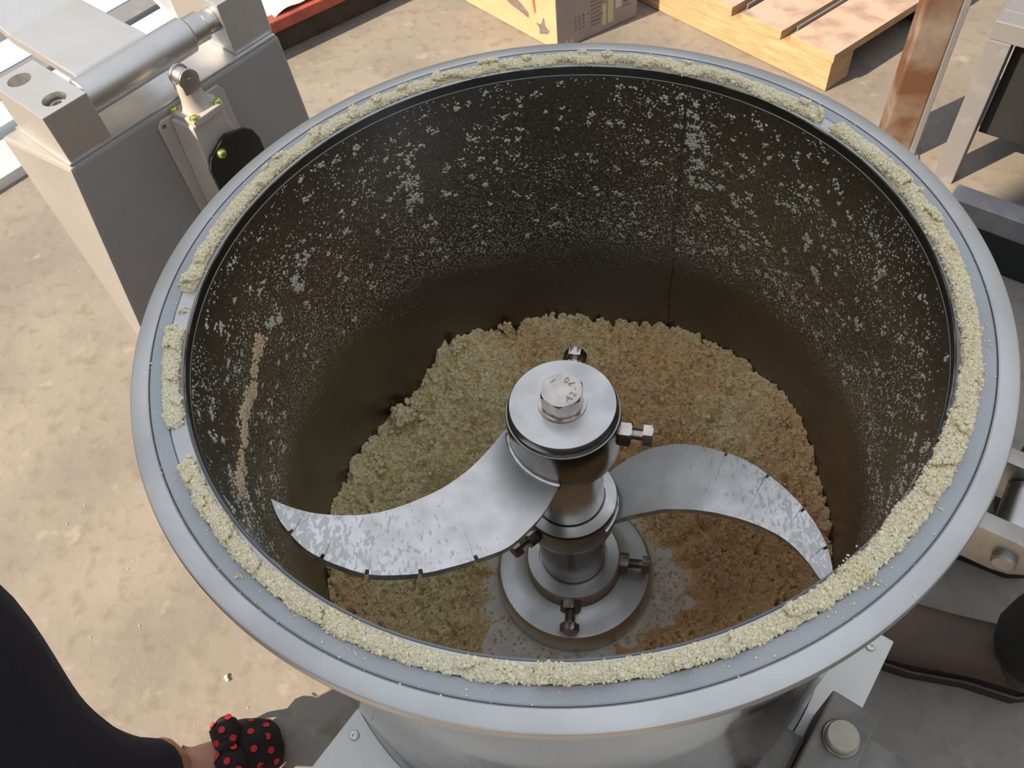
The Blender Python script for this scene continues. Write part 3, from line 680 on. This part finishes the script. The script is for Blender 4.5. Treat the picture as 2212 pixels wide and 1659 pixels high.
# ============================================================ bed under the bowl
e1 = V(math.cos(math.radians(52.5)), math.sin(math.radians(52.5)), 0); e2 = V(e1[1], -e1[0], 0)
bed = thing('machine_bed', (0, -.1, 0), 'beige sheet metal machine bed the bowl stands on', 'machine base')
b = MB(); b.box((0, 0, 0), (e1, e2, Z), (-.52, -.129, .334), (.150, .371, .3455)); obj('deck_plate', b, DECK, bed, bevel=.0015)
b = MB(); b.box((0, 0, 0), (e1, e2, Z), (-.50, -.105, 0), (.125, .345, .3338)); obj('bed_body', b, MACH, bed, bevel=.003)
def deck_screw(x, y, zt=.3455, parent=bed, mt=STEEL, r=.0062):
    m = MB(); m.lathe([(0, zt-.002), (r, zt-.002), (r, zt+.001), (r*.85, zt+.003), (r*.35, zt+.0033), (r*.33, zt+.001), (0, zt+.001)], 20, (x, y, 0)); return obj('cap_screw', m, mt, parent, smooth=.6)
p_ = e1*.128+e2*.350; deck_screw(p_[0], p_[1])
p_ = e1*-.32+e2*-.11; deck_screw(p_[0], p_[1])
# trunnion block with big bolt and flat bar
tr = thing('tilt_bracket', (.262, -.232, .3455), 'dark grey steel bracket with a large round-headed bolt beside the bowl base', 'bracket')
tz = .3457
b = MB(); b.box((.264, -.238, tz), (e1, e2, Z), (-.060, -.026, 0), (.045, .026, .100)); obj('bracket_block', b, BRK, tr, bevel=.003)
b = MB(); b.box((.264, -.238, tz), (e1, e2, Z), (-.075, -.062, 0), (-.008, -.0262, .070)); obj('clamp_jaw', b, BRK, tr, bevel=.006)
b = MB(); b.cyl((.2655, -.2370, tz+.1002), Z, .0195, .004, 32, .001); ws = obj('washer', b, BOLT_D, tr, smooth=.6)
b = MB(); b.lathe([(0, 0), (.0165, 0), (.0170, .002), (.0168, .0085), (.0155, .010), (0, .0102)], 32, (.2655, -.2370, tz+.1042)); obj('round_bolt', b, RBOLT, tr, smooth=.7)
b = MB(); b.cyl(V(.264, -.238, tz+.040)-e2*.0262-e1*.042, -e2, .018, .055, 28, .002); obj('pivot_shaft', b, STEEL, tr, smooth=.6)
b = MB(); b.box((.264, -.238, tz), (e1, e2, Z), (-.020, .0265, .060), (.030, .34, .072)); obj('flat_bar', b, BRK, tr, bevel=.002)

# ============================================================ machine column at the left
MA = math.radians(48.5); ma = V(math.cos(MA), math.sin(MA), 0); mb_ = V(-ma[1], ma[0], 0); mo = V(-.609, .424, 0)
AX = (ma, mb_, Z)
def ML(a, b, z): return mo + ma*a + mb_*b + V(0, 0, z)
mach = thing('machine_column', tuple(ML(.17, .07, 0)), 'grey painted hinge column with polished shaft and open lid arm, left of the bowl', 'machine')
b = MB(); b.hexa([ML(-.115, 0, 0), ML(.385, 0, 0), ML(.375, .146, 0), ML(-.03, .146, 0), ML(0, 0, .748), ML(.355, 0, .748), ML(.352, .146, .748), ML(-.019, .146, .748)])
obj('column_body', b, MACH, mach, bevel=.005)
b = MB(); b.box(mo, AX, (.003, .003, .7482), (.352, .143, .752)); obj('top_plate', b, BLOCKM, mach, bevel=.001)
b = MB(); b.box(mo, AX, (.006, .004, .7522), (.070, .136, .820)); bl = obj('bearing_block', b, BLOCKM, mach, bevel=.0015)
cut(bl, [MB().cyl(ML(.038, .0285, .792), Z, .0155, .05, 40), MB().cyl(ML(.034, .108, .79), Z, .0155, .05, 40)])
b = MB(); b.lathe([(0, .7925), (.0105, .7925), (.0105, .8115), (.0098, .8125), (.0056, .8125), (.0054, .803), (0, .803)], 32, tuple(ML(.038, .0285, 0))); obj('socket_screw', b, STEEL, mach, smooth=.6)
b = MB(); b.box(mo, AX, (.285, .010, .7522), (.354, .140, .826)); obj('bearing_block', b, BLOCKM, mach, bevel=.0015)
b = MB(); b.cyl(ML(.0705, .036, .7985), ma, .0245, .170, 64, .002); obj('hinge_sleeve', b, STEEL_F, mach, smooth=.6)
b = MB(); b.cyl(ML(.2407, .036, .7985), ma, .0205, .026, 48, .002); b.cyl(ML(.2665, .036, .7985), ma, .0165, .018, 48); obj('hinge_shaft', b, STEEL, mach, smooth=.6)
# lid arm: plate that bends up
b = MB(); pr = [(.036, .8105), (.215, .8105), (.520, .925), (.515, .940), (.212, .8245), (.045, .8245)]
b.prism(pr, .080, .190, mo, (mb_, Z, ma)); obj('lid_arm', b, BLOCKM, mach, smooth=.2, bevel=.0015)

# limit switch on the front face of the column
lsw = thing('limit_switch', tuple(ML(.185, -.002, .58)), 'roller limit switch with black cover screwed to the grey column', 'switch')
b = MB(); pl = [(.128, .52), (.240, .52), (.240, .728), (.234, .738), (.135, .738), (.128, .731)]
b.prism(pl, -.0045, -.0005, mo, (ma, Z, mb_)); o = obj('mounting_plate', b, SWITCH, lsw, bevel=.001)
cut(o, [MB().cyl(ML(.1365, .01, .729), -mb_, .0036, .03, 16)])
b = MB(); b.hexa([ML(.137, -.0047, .53), ML(.236, -.0047, .53), ML(.222, -.0047, .735), ML(.148, -.0047, .735), ML(.143, -.050, .53), ML(.232, -.050, .53), ML(.208, -.046, .732), ML(.156, -.046, .732)]); obj('switch_body', b, SWITCH, lsw, bevel=.004)
b = MB(); pl = [(.148, .53), (.148, .668), (.156, .684), (.184, .700), (.192, .7025), (.222, .694), (.232, .685), (.238, .668), (.238, .53)]
b.prism(pl, -.0565, -.0502, mo, (ma, Z, mb_)); obj('cover_plate', b, BLACKP, lsw, smooth=.3, bevel=.0012)
b = MB(); b.hexa([ML(.154, .002, .7322), ML(.158, -.0515, .7322), ML(.210, -.0495, .7322), ML(.212, .004, .7322), ML(.154, .002, .742), ML(.158, -.0515, .742), ML(.210, -.0495, .742), ML(.212, .004, .742)])
obj('head_flange', b, SWITCH, lsw, bevel=.0018)
b = MB()
def rr(cx, cy, hx, hy): return [ML(cx+hx*math.cos(t)*(1 if abs(math.cos(t)) < .9 else 1), cy+hy*math.sin(t), 0) for t in np.linspace(0, 2*PI, 17)[:-1]]
rings = [(.7422, .021, .019), (.748, .0185, .0165), (.758, .0165, .014), (.772, .0155, .0125), (.778, .0145, .0120)]
v = []
for z, hx, hy in rings: v += [p + V(0, 0, z) for p in rr(.184, -.024, hx, hy)]
f = [tuple(range(16))[::-1], tuple(range(64, 80))] + [(q*16+i, q*16+(i+1) % 16, (q+1)*16+(i+1) % 16, (q+1)*16+i) for q in range(4) for i in range(16)]
b.add(v, f); obj('actuator_head', b, SWITCH, lsw, smooth=.8)
b = MB(); R_ = .0145
b.prism([(R_*math.cos(t)*1.0, .787+R_*math.sin(t)) for t in np.linspace(-.5, PI+.5, 20)] + [(-.0128, .770), (.0128, .770)], -.0385, -.034, mo+ma*.184, (ma, Z, mb_))
b.prism([(R_*math.cos(t)*1.0, .787+R_*math.sin(t)) for t in np.linspace(-.5, PI+.5, 20)] + [(-.0128, .770), (.0128, .770)], -.016, -.0115, mo+ma*.184, (ma, Z, mb_))
b.cyl(ML(.184, -.040, .787), mb_, .0035, .030, 16)
obj('roller_fork', b, STEEL, lsw, smooth=.5, bevel=.0008)
b = MB(); b.cyl(ML(.184, -.0335, .787), mb_, .0115, .0172, 28, .001); obj('roller', b, STEEL_F, lsw, smooth=.6)
def pan(pos, d, r=.0056, h=.0042, name='pan_screw'):
    m = MB(); d = np.array(d, float); a = np.cross(d, (0, 0, 1) if abs(d[2]) < .9 else (1, 0, 0)); a /= np.linalg.norm(a); bb = np.cross(d, a)
    m.lathe([(0, 0), (r*1.15, 0), (r*1.15, .0009), (r, .0010), (r*.92, h*.7), (r*.6, h), (r*.28, h), (r*.25, h*.55), (0, h*.5)], 24, pos, (a, bb, d)); return obj(name, m, YSCREW, lsw, smooth=.7)
for q in ((.1600, -.0035), (.2055, -.0420), (.1640, -.0445), (.2060, -.002)): pan(ML(q[0], q[1], .7421), Z)
pan(ML(.1735, -.0567, .683), -mb_, .0066, .0060)

# ============================================================ things on the floor behind
# cardboard box
bx = thing('cardboard_box', (.06, 1.761, 0), 'tan cardboard carton with faded dark print, standing behind the bowl', 'box')
k1 = V(-.228, .271, 0); k1 = V(.06-.292, 1.761+.345, 0)-V(.06, 1.761, 0); k1 /= np.linalg.norm(k1); k2 = V(.246, .145, 0); k2 /= np.linalg.norm(k2)
bo = V(.06, 1.761, .0)
b = MB(); b.box(bo, (k1, k2, Z), (0, 0, .001), (.42, .285, .30)); cb = obj('carton', b, CARD, bx, bevel=.003)
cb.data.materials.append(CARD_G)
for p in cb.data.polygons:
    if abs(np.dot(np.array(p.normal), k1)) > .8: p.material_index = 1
def patch(face, quads, mt, name='printed_mark'):
    for pl in quads:
        m = MB()
        if face == 'L': m.prism(pl, -.0007, -.0001, bo, (k1, Z, k2))
        else: m.prism(pl, -.0007, -.0001, bo, (k2, Z, k1))
        obj(name, m, mt, bx)
patch('L', [[(.04, .040), (.075, .028), (.072, .045), (.088, .058), (.066, .060), (.052, .088), (.048, .060), (.030, .052)][::-1], [(.12, .06), (.20, .075), (.25, .098), (.21, .11), (.15, .095), (.118, .075)]], PRINT)
patch('L', [[(.085, .085), (.092, .090), (.098, .120), (.090, .150), (.086, .120)]], PRINT_R)
patch('R', [[(.075+i*.016, .075), (.079+i*.016, .075), (.079+i*.016, .079), (.075+i*.016, .079)] for i in range(3)] + [[(.062+i*.014, .040+j*.012), (.068+i*.014, .040+j*.012), (.068+i*.014, .046+j*.012), (.062+i*.014, .046+j*.012)] for i in range(3) for j in range(4)], PRINT)
patch('R', [[(.118, .032+j*.012), (.118+.03+.006*(j % 3), .032+j*.012), (.118+.03+.006*(j % 3), .037+j*.012), (.118, .037+j*.012)] for j in range(9)], PRINT)
patch('R', [[(.158, .020), (.172, .020), (.172, .085), (.158, .085)], [(.178, .020), (.198, .020), (.198, .09), (.178, .09)]], PRINT_Y)
patch('R', [[(.205, .055), (.225, .055), (.230, .085), (.205, .085)], [(.03, .012), (.034, .010), (.036, .022), (.031, .026)], [(.045, .010), (.052, .010), (.053, .024), (.046, .020)]], PRINT_L)
patch('R', [[(.245+.011*math.cos(t), .072+.011*math.sin(t)) for t in np.linspace(0, 2*PI, 15)[:-1]], [(.232, .052), (.262, .050), (.262, .053), (.232, .055)]], PRINT)
m = MB(); m.prism([(.245+.006*math.cos(t), .072+.006*math.sin(t)) for t in np.linspace(0, 2*PI, 11)[:-1]], -.0011, -.0008, bo, (k2, Z, k1)); obj('printed_mark', m, CARD_G, bx)

# pallet
po = V(.755, 1.457, 0); p1 = V(-.634, .773, 0); p2 = V(.80, .60, 0); PA = (p1, p2, Z)
pal = thing('wooden_pallet', tuple(po), 'sunlit pine pallet with stained boards, behind the bowl at the right', 'pallet')
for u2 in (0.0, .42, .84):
    b = MB(); b.box(po, PA, (.004, u2, .002), (1.15, u2+.088, .086)); obj('bearer', b, WOOD if u2 == 0 else WOODD, pal, bevel=.002)  # inner bearers coloured dark for the shadow beneath the boards
bw = [(0, .138, 0), (.166, .300, .0), (.335, .455, .002), (.49, .61, 0), (.65, .78, 0), (.82, .95, 0), (1.0, 1.13, 0)]
for i, (u, v2, dz) in enumerate(bw):
    b = MB(); b.box(po, PA, (u, -.002-.002*(i % 2), .0862), (v2, .96, .110+dz)); ob_ = obj('board', b, WOODT, pal, bevel=.0015)
    ob_.data.materials.append(WOOD)
    for p in ob_.data.polygons:
        if p.normal.z < .5: p.material_index = 1
for u in (.150, .317, .472):
    g = MB(); g.box(po, PA, (u-.009, .03, .0867), (u+.009, .99, .0905)); g.box(po, PA, (u-.009, .03, .0905), (u-.005, .99, .118)); 
    o = obj('angle_strip', g, GREYST, None, bevel=.0006, o=po+p1*u+V(0, 0, .0867))
    tag(o, {.150: 'thin grey steel angle strip lying between the nearest two pallet boards', .317: 'thin grey steel angle strip between the second and third pallet boards', .472: 'thin grey steel angle strip farthest back on the pallet'}[u], 'steel strip', 'steel strips laid in the pallet gaps')

# rusty post and grey frame
rp = thing('rusty_post', (.85, 1.20, 0), 'rust-stained square steel post standing at the right behind the bowl', 'post')
q1 = V(math.cos(math.radians(-12)), math.sin(math.radians(-12)), 0); q2 = V(-q1[1], q1[0], 0)
b = MB(); b.box((.812, 1.190, 0), (q1, q2, Z), (0, 0, .006), (.070, .07, 1.30)); obj('tube', b, RUST, rp, bevel=.004)
b = MB(); b.box((.812, 1.190, 0), (q1, q2, Z), (-.025, -.025, 0), (.095, .095, .0058)); obj('foot_plate', b, RUST, rp, bevel=.001)
b = MB(); b.box((.812, 1.190, 0), (q1, q2, Z), (.0705, -.004, .006), (.084, .06, 1.30)); obj('side_strip', b, GREYST, rp, bevel=.002)
fr = thing('welded_stand', (.93, 1.10, 0), 'grey welded square-tube stand beside the rusty post, far right', 'stand')
fd = V(math.cos(math.radians(-39)), math.sin(math.radians(-39)), 0); fe = V(-fd[1], fd[0], 0); fo = V(.915, 1.095, 0); FA = (fd, fe, Z)
for (x0, y0) in ((0, 0), (.62, 0), (0, .52), (.62, .52)):
    b = MB(); b.box(fo, FA, (x0, y0, 0), (x0+.045, y0+.045, .3595)); obj('leg', b, GREYST, fr, bevel=.002)
for y0 in (0, .52):
    b = MB(); b.box(fo, FA, (0, y0, .360), (.665, y0+.045, .400)); obj('top_rail', b, GREYST, fr, bevel=.002)
for x0 in (0, .62):
    b = MB(); b.box(fo, FA, (x0, .0455, .360), (x0+.045, .5195, .400)); obj('top_rail', b, GREYST, fr, bevel=.002)
b = MB(); b.box(fo, FA, (.047, .047, .12), (.618, .518, .355)); obj('dark_box', b, DARKP, fr, bevel=.003)  # black box, made deeper to darken and shade the space under the stand
lr = MB(); lo_ = V(.835, .905, 0)
lr.box(V(.836, .872, 0), FA, (0, 0, .095), (.75, .050, .145)); o = obj('steel_bar', lr, GREYST, None, bevel=.002, o=(.836, .872, .095))
tag(o, 'grey square steel bar raised on dark blocks, far right behind the rim', 'bar')
lr = MB(); lr.box(V(.836, .872, 0), FA, (.01, .0, 0), (.74, .048, .0948)); o = obj('support_block', lr, DARKP, None, bevel=.002, o=(.836, .872, 0))
tag(o, 'long dark block under the grey steel bar at the right edge', 'block')

# red beam with white film, far left behind
r1 = V(math.cos(math.radians(36)), math.sin(math.radians(36)), 0); r2 = V(-r1[1], r1[0], 0); r0_ = V(-.95, 1.74, 0); RA = (r1, r2, Z)
b = MB(); b.box(r0_, RA, (0, .03, 0), (.80, .30, .078)); o = obj('gap_block', b, WOODD, None, bevel=.003, o=r0_); tag(o, 'dark block standing in for the shaded gap under the red beam', 'gap_block')  # dark block added where the gap below the beam lies in shade
b = MB(); b.box(r0_, RA, (0, 0, .0785), (.80, .045, .112)); o = obj('red_beam', b, REDP, None, bevel=.004, o=r0_+V(0, 0, .0785)); tag(o, 'red-painted steel beam lying beneath white plastic film', 'beam')
def sheet(o0, ax, L, W, zf, nx=50, ny=24):
    m = MB(); A, B, _ = ax; v = []; f = []
    for s_ in (0, 1):
        for i in range(nx+1):
            for j in range(ny+1):
                x, y = L*i/nx, W*j/ny; v.append(np.array(o0)+A*x+B*y+V(0, 0, zf(x, y)-.0015*s_))
    n = (nx+1)*(ny+1); q = ny+1
    for i in range(nx):
        for j in range(ny): f.append((i*q+j, (i+1)*q+j, (i+1)*q+j+1, i*q+j+1)); f.append((n+i*q+j+1, n+(i+1)*q+j+1, n+(i+1)*q+j, n+i*q+j))
    for i in range(nx): f.append((i*q, n+i*q, n+(i+1)*q, (i+1)*q)); f.append(((i+1)*q+ny, n+(i+1)*q+ny, n+i*q+ny, i*q+ny))
    for j in range(ny): f.append((j+1, n+j+1, n+j, j)); f.append((nx*q+j, n+nx*q+j, n+nx*q+j+1, nx*q+j+1))
    m.add(v, f); return m
b = sheet(r0_+r2*.02, RA, .72, .40, lambda x, y: .120+.008*math.sin(x*22+y*6)+.006*math.sin(x*51-y*13)+.01*y-.02*max(0, y-.3))
o = obj('plastic_film', b, FILM, None, smooth=3.2, o=r0_+V(0, 0, .114)); tag(o, 'crumpled white plastic film draped over the red beam', 'plastic film')

# white and pale blue sheets stacked on the floor behind the column
names = [('white', FILM), ('pale blue', BLUEF)]
spec = [(-1.66, 1.16, .95, .16, FILM, 'wide white metal panel lying lowest and outermost behind the column', 0, .03), (-1.78, 1.30, 1.05, .12, BLUEF, 'pale blue filmed metal panel beside the wide white one', .0, .05), (-1.87, 1.40, 1.2, .10, GREYST, 'narrow grey steel channel between the blue and white panels', .0, .06), (-1.96, 1.49, 1.2, .16, BLUEF, 'broader pale blue filmed panel farther from the column', 0, .05), (-2.09, 1.63, 1.25, .20, FILM, 'farthest white metal panel of the stack behind the column', 0, .07)]
for x, y, L, W, mt, lab, z0, z1 in spec:
    b = MB(); b.box((x, y, 0), AX, (0, 0, z0), (L, W, z1)); o = obj('metal_panel', b, mt, None, bevel=.002, o=(x, y, 0)); tag(o, lab, 'panel', 'metal panels on the floor at the left')

# ============================================================ people
def skin_obj(name, joints, edges, mt, parent, sub=2):
    me = bpy.data.meshes.new(name); off = np.array(parent.location) if parent else V(0, 0, 0)
    me.from_pydata([tuple(np.array(j[0])-off) for j in joints], edges, [])
    o = bpy.data.objects.new(name, me); COL.objects.link(o); o.parent = parent
    sk = o.modifiers.new('s', 'SKIN'); sk.use_smooth_shade = True
    for i, j in enumerate(joints):
        r = j[1]; me.skin_vertices[0].data[i].radius = (r, r) if not hasattr(r, '__len__') else r
        me.skin_vertices[0].data[i].use_root = (i == 0)
    su = o.modifiers.new('u', 'SUBSURF'); su.levels = sub; su.render_levels = sub
    bpy.context.view_layer.update(); nm = bpy.data.meshes.new_from_object(o.evaluated_get(bpy.context.evaluated_depsgraph_get()))
    o.modifiers.clear(); o.data = nm; nm.materials.clear(); nm.materials.append(mt)
    nm.polygons.foreach_set('use_smooth', [True]*len(nm.polygons)); return o
# person at the lower left: bare ankle in a polka-dot slipper, navy trousers
pr1 = thing('person', (-.56, -.25, 0), 'person in navy trousers and a red-dotted slipper standing at lower left', 'person')
hip = (-.62, -.36, .86)
body = [(hip, .14), ((-.62, -.17, .72), .115), ((-.636, -.214, .46), .082), ((-.640, -.222, .30), .078), ((-.626, -.200, .19), .062), ((-.613, -.168, .137), .054),
        ((-.66, -.50, .72), .115), ((-.72, -.47, .42), .082), ((-.73, -.44, .12), .056), ((-.73, -.44, .085), .054)]
skin_obj('trousers', body, [(0, 1), (1, 2), (2, 3), (3, 4), (4, 5), (0, 6), (6, 7), (7, 8), (8, 9)], TROUS, pr1)
skin_obj('coat', [((-.60, -.42, .76), .155), ((-.61, -.43, .92), .145), ((-.62, -.45, 1.10), .15), ((-.62, -.46, 1.24), .12), ((-.62, -.46, 1.30), .06)], [(0, 1), (1, 2), (2, 3), (3, 4)], COAT, pr1)
def slipper(cx, cy, az, parent):
    a = math.radians(az); d = V(math.cos(a), math.sin(a), 0); s = V(-d[1], d[0], 0); c = V(cx, cy, 0)
    m = MB(); out = []
    for t in np.linspace(0, 2*PI, 33)[:-1]:
        x = -.015+.105*math.cos(t); y = (.044+.008*math.cos(t-.2))*math.sin(t); out.append((x, y))
    m.prism(out, .001, .018, c, (d, s, Z)); so = obj('sole', m, RUBB, parent, smooth=.6, bevel=.003)
    # foot and ankle
    ft = skin_obj('foot', [(c+d*-.065+V(0, 0, .052), .030), (c+d*-.055+V(0, 0, .100), .030), (c+d*-.052+V(0, 0, .175), .034), (c+d*-.02+V(0, 0, .058), .033), (c+d*.03+V(0, 0, .046), .027)], [(0, 1), (1, 2), (0, 3), (3, 4)], SKIN, parent)
    # toe cap
    v = []; f = []; NU, NVv = 28, 14
    for i in range(NU+1):
        u = i/NU
        for j in range(NVv+1):
            th = PI*j/NVv; x = .014 + .074*math.sin(u*PI/2); w_ = .050*math.cos(u*PI/2)**.55 if u < 1 else 0.0; hgt = .060*math.cos(u*PI/2)**.6 if u < 1 else .0
            pf = 1+.05*math.sin(th*7)*math.sin(u*9)
            v.append(c + d*x + s*w_*math.cos(th)*pf + V(0, 0, .0182+hgt*math.sin(th)*pf))
    q = NVv+1
    for i in range(NU):
        for j in range(NVv): f.append((i*q+j, (i+1)*q+j, (i+1)*q+j+1, i*q+j+1))
    m = MB(); m.add(v, f); tc_ = obj('slipper', m, SHOEM, parent, smooth=3.2)
    sol = tc_.modifiers.new('t', 'SOLIDIFY'); sol.thickness = .004; sol.offset = 1
    # puffy bow
    m = MB()
    for sg in (-1, 1):
        P = c + d*.026 + s*sg*.024 + V(0, 0, .080)
        tv, tf = ICO2; r3 = np.stack([s, d, V(0, 0, 1)], 1)
        vv = (tv*(1+.10*np.sin(tv[:, :1]*6))) * V(.029, .024, .016)
        m.add((r3 @ vv.T).T + P, [tuple(x) for x in tf])
    tv, tf = ICO2; m.add((np.stack([s, d, V(0, 0, 1)], 1) @ (tv*V(.011, .015, .014)).T).T + c + d*.026 + V(0, 0, .084), [tuple(x) for x in tf])
    bw_ = obj('bow', m, SHOEM, parent, smooth=3.2)
    # red dots
    spots = []
    for u in (.15, .42, .68):
        for j in range(5):
            th = PI*(.14+.18*j + (.09 if int(u*100) % 4 else 0))
            if th > PI*.92: continue
            x = .014+.074*math.sin(u*PI/2); w_ = .050*math.cos(u*PI/2)**.55; hg = .060*math.cos(u*PI/2)**.6
            P = c+d*x+s*w_*math.cos(th)+V(0, 0, .0182+hg*math.sin(th)); N_ = s*math.cos(th)/.05+V(0, 0, math.sin(th)/.06)+d*(u*14); N_ /= np.linalg.norm(N_); spots.append((P+N_*.0038, N_))
    for sg in (-1, 1):
        C0 = c + d*.026 + s*sg*.024 + V(0, 0, .080)
        for (ax_, ay_) in ((0, 0), (.6, .45), (-.55, .5), (.5, -.6), (-.5, -.5)):
            az_ = math.sqrt(max(0, 1-ax_**2-ay_**2)); dd = s*ax_*.029+d*ay_*.024+V(0, 0, .016*az_); N_ = s*ax_/.029+d*ay_/.024+V(0, 0, az_/.016); N_ /= np.linalg.norm(N_); spots.append((C0+dd*1.02+N_*.0003, N_))
    for P, N_ in spots:
        m = MB(); m.cyl(P, N_, .0052, .0012, 14); obj('red_dot', m, REDDOT, tc_)
slipper(-.574, -.141, 20, pr1)
slipper(-.655, -.44, 20, pr1)
# second person: brown boot and black trouser leg at the right
pr2 = thing('person', (.63, -.06, 0), 'person in black trousers and a worn brown leather boot at the right edge', 'person')
def boot(cx, cy, az, parent):
    a = math.radians(az); d = V(math.cos(a), math.sin(a), 0); s = V(-d[1], d[0], 0); c = V(cx, cy, 0)
    pts = [(-.070, .0, .040, .085), (-.05, 0, .043, .100), (-.02, 0, .043, .098), (.02, 0, .043, .090), (.06, 0, .046, .075), (.10, 0, .050, .062), (.14, 0, .052, .056), (.175, 0, .047, .050), (.20, 0, .036, .042), (.212, 0, .018, .030)]
    v = []; f = []; S = 20
    for x, _, hw, hh_ in pts:
        for k in range(S):
            t = 2*PI*k/S; y = hw*np.sign(math.cos(t))*abs(math.cos(t))**.8; z = .024 + (hh_)*.5*(1+math.sin(t)*(1 if math.sin(t) > 0 else 1)); v.append(c+d*x+s*y+V(0, 0, z))
    f = [tuple(range(S))[::-1], tuple(range((len(pts)-1)*S, len(pts)*S))]
    for i in range(len(pts)-1):
        for k in range(S): f.append((i*S+k, i*S+(k+1) % S, (i+1)*S+(k+1) % S, (i+1)*S+k))
    m = MB(); m.add(v, f); bt_ = obj('boot_upper', m, LEATH, parent, smooth=3.2)
    m = MB(); m.tube([c+d*-.03+V(0, 0, .07), c+d*-.034+V(0, 0, .13), c+d*-.034+V(0, 0, .19)], [.044, .046, .050], 20); obj('boot_shaft', m, LEATH, parent, smooth=3.2)
    out = [(-.078, -.03), (-.078, .03), (-.05, .043), (.02, .042), (.10, .054), (.17, .053), (.21, .034), (.222, 0), (.21, -.034), (.17, -.053), (.10, -.054), (.02, -.042), (-.05, -.043)]
    m = MB(); m.prism(out[::-1], .001, .026, c, (d, s, Z)); obj('sole', m, RUBB, parent, smooth=.7, bevel=.003)
    m = MB(); path = [c+d*x+s*y*.95+V(0, 0, .0285) for x, y in out + out[:1]]; m.tube(path, .003, 6); obj('welt', m, LEATH, parent, smooth=3.2)
boot(.625, -.045, 158, pr2); boot(.70, .16, 150, pr2)
skin_obj('trousers', [((.80, .10, .84), .13), ((.755, -.035, .66), .10), ((.700, -.085, .42), .082), ((.668, -.066, .20), .076), ((.656, -.060, .09), .075), ((.80, .18, .66), .10), ((.76, .17, .42), .082), ((.735, .142, .09), .075)], [(0, 1), (1, 2), (2, 3), (3, 4), (0, 5), (5, 6), (6, 7)], TROUSB, pr2)

# debris crumbs on the floor
cr_ = []
for i in range(110):
    x, y = (random.uniform(-1.0, -.35), random.uniform(-.1, .8)) if i % 3 == 0 else ((random.uniform(-.45, -.1), random.uniform(1.35, 1.8)) if i % 3 == 1 else (random.uniform(.45, .62), random.uniform(.3, .8)))
    cr_.append((x, y, .001))
cr_ += [(-.607, .0005, .003), (-.604, -.004, .003), (-.474, .012, .002), (-.54, .06, .002), (-.35, -.09, .003), (-.36, -.095, .003)]
cr_ = np.array(cr_); sz = rng.uniform(.0006, .0017, len(cr_)); sz[-6:] = (.005, .004, .003, .003, .004, .005)
o = fastmesh('floor_crumbs', [scatter(cr_, sz[:, None]*V(1, 1, .5)[None], ICO, frames=np.tile(np.eye(3), (len(cr_), 1, 1)))], DOUGH_RIM, off=(-.5, .1, 0))
tag(o, 'small pale crumbs scattered over the concrete floor', 'crumbs', kind='stuff')
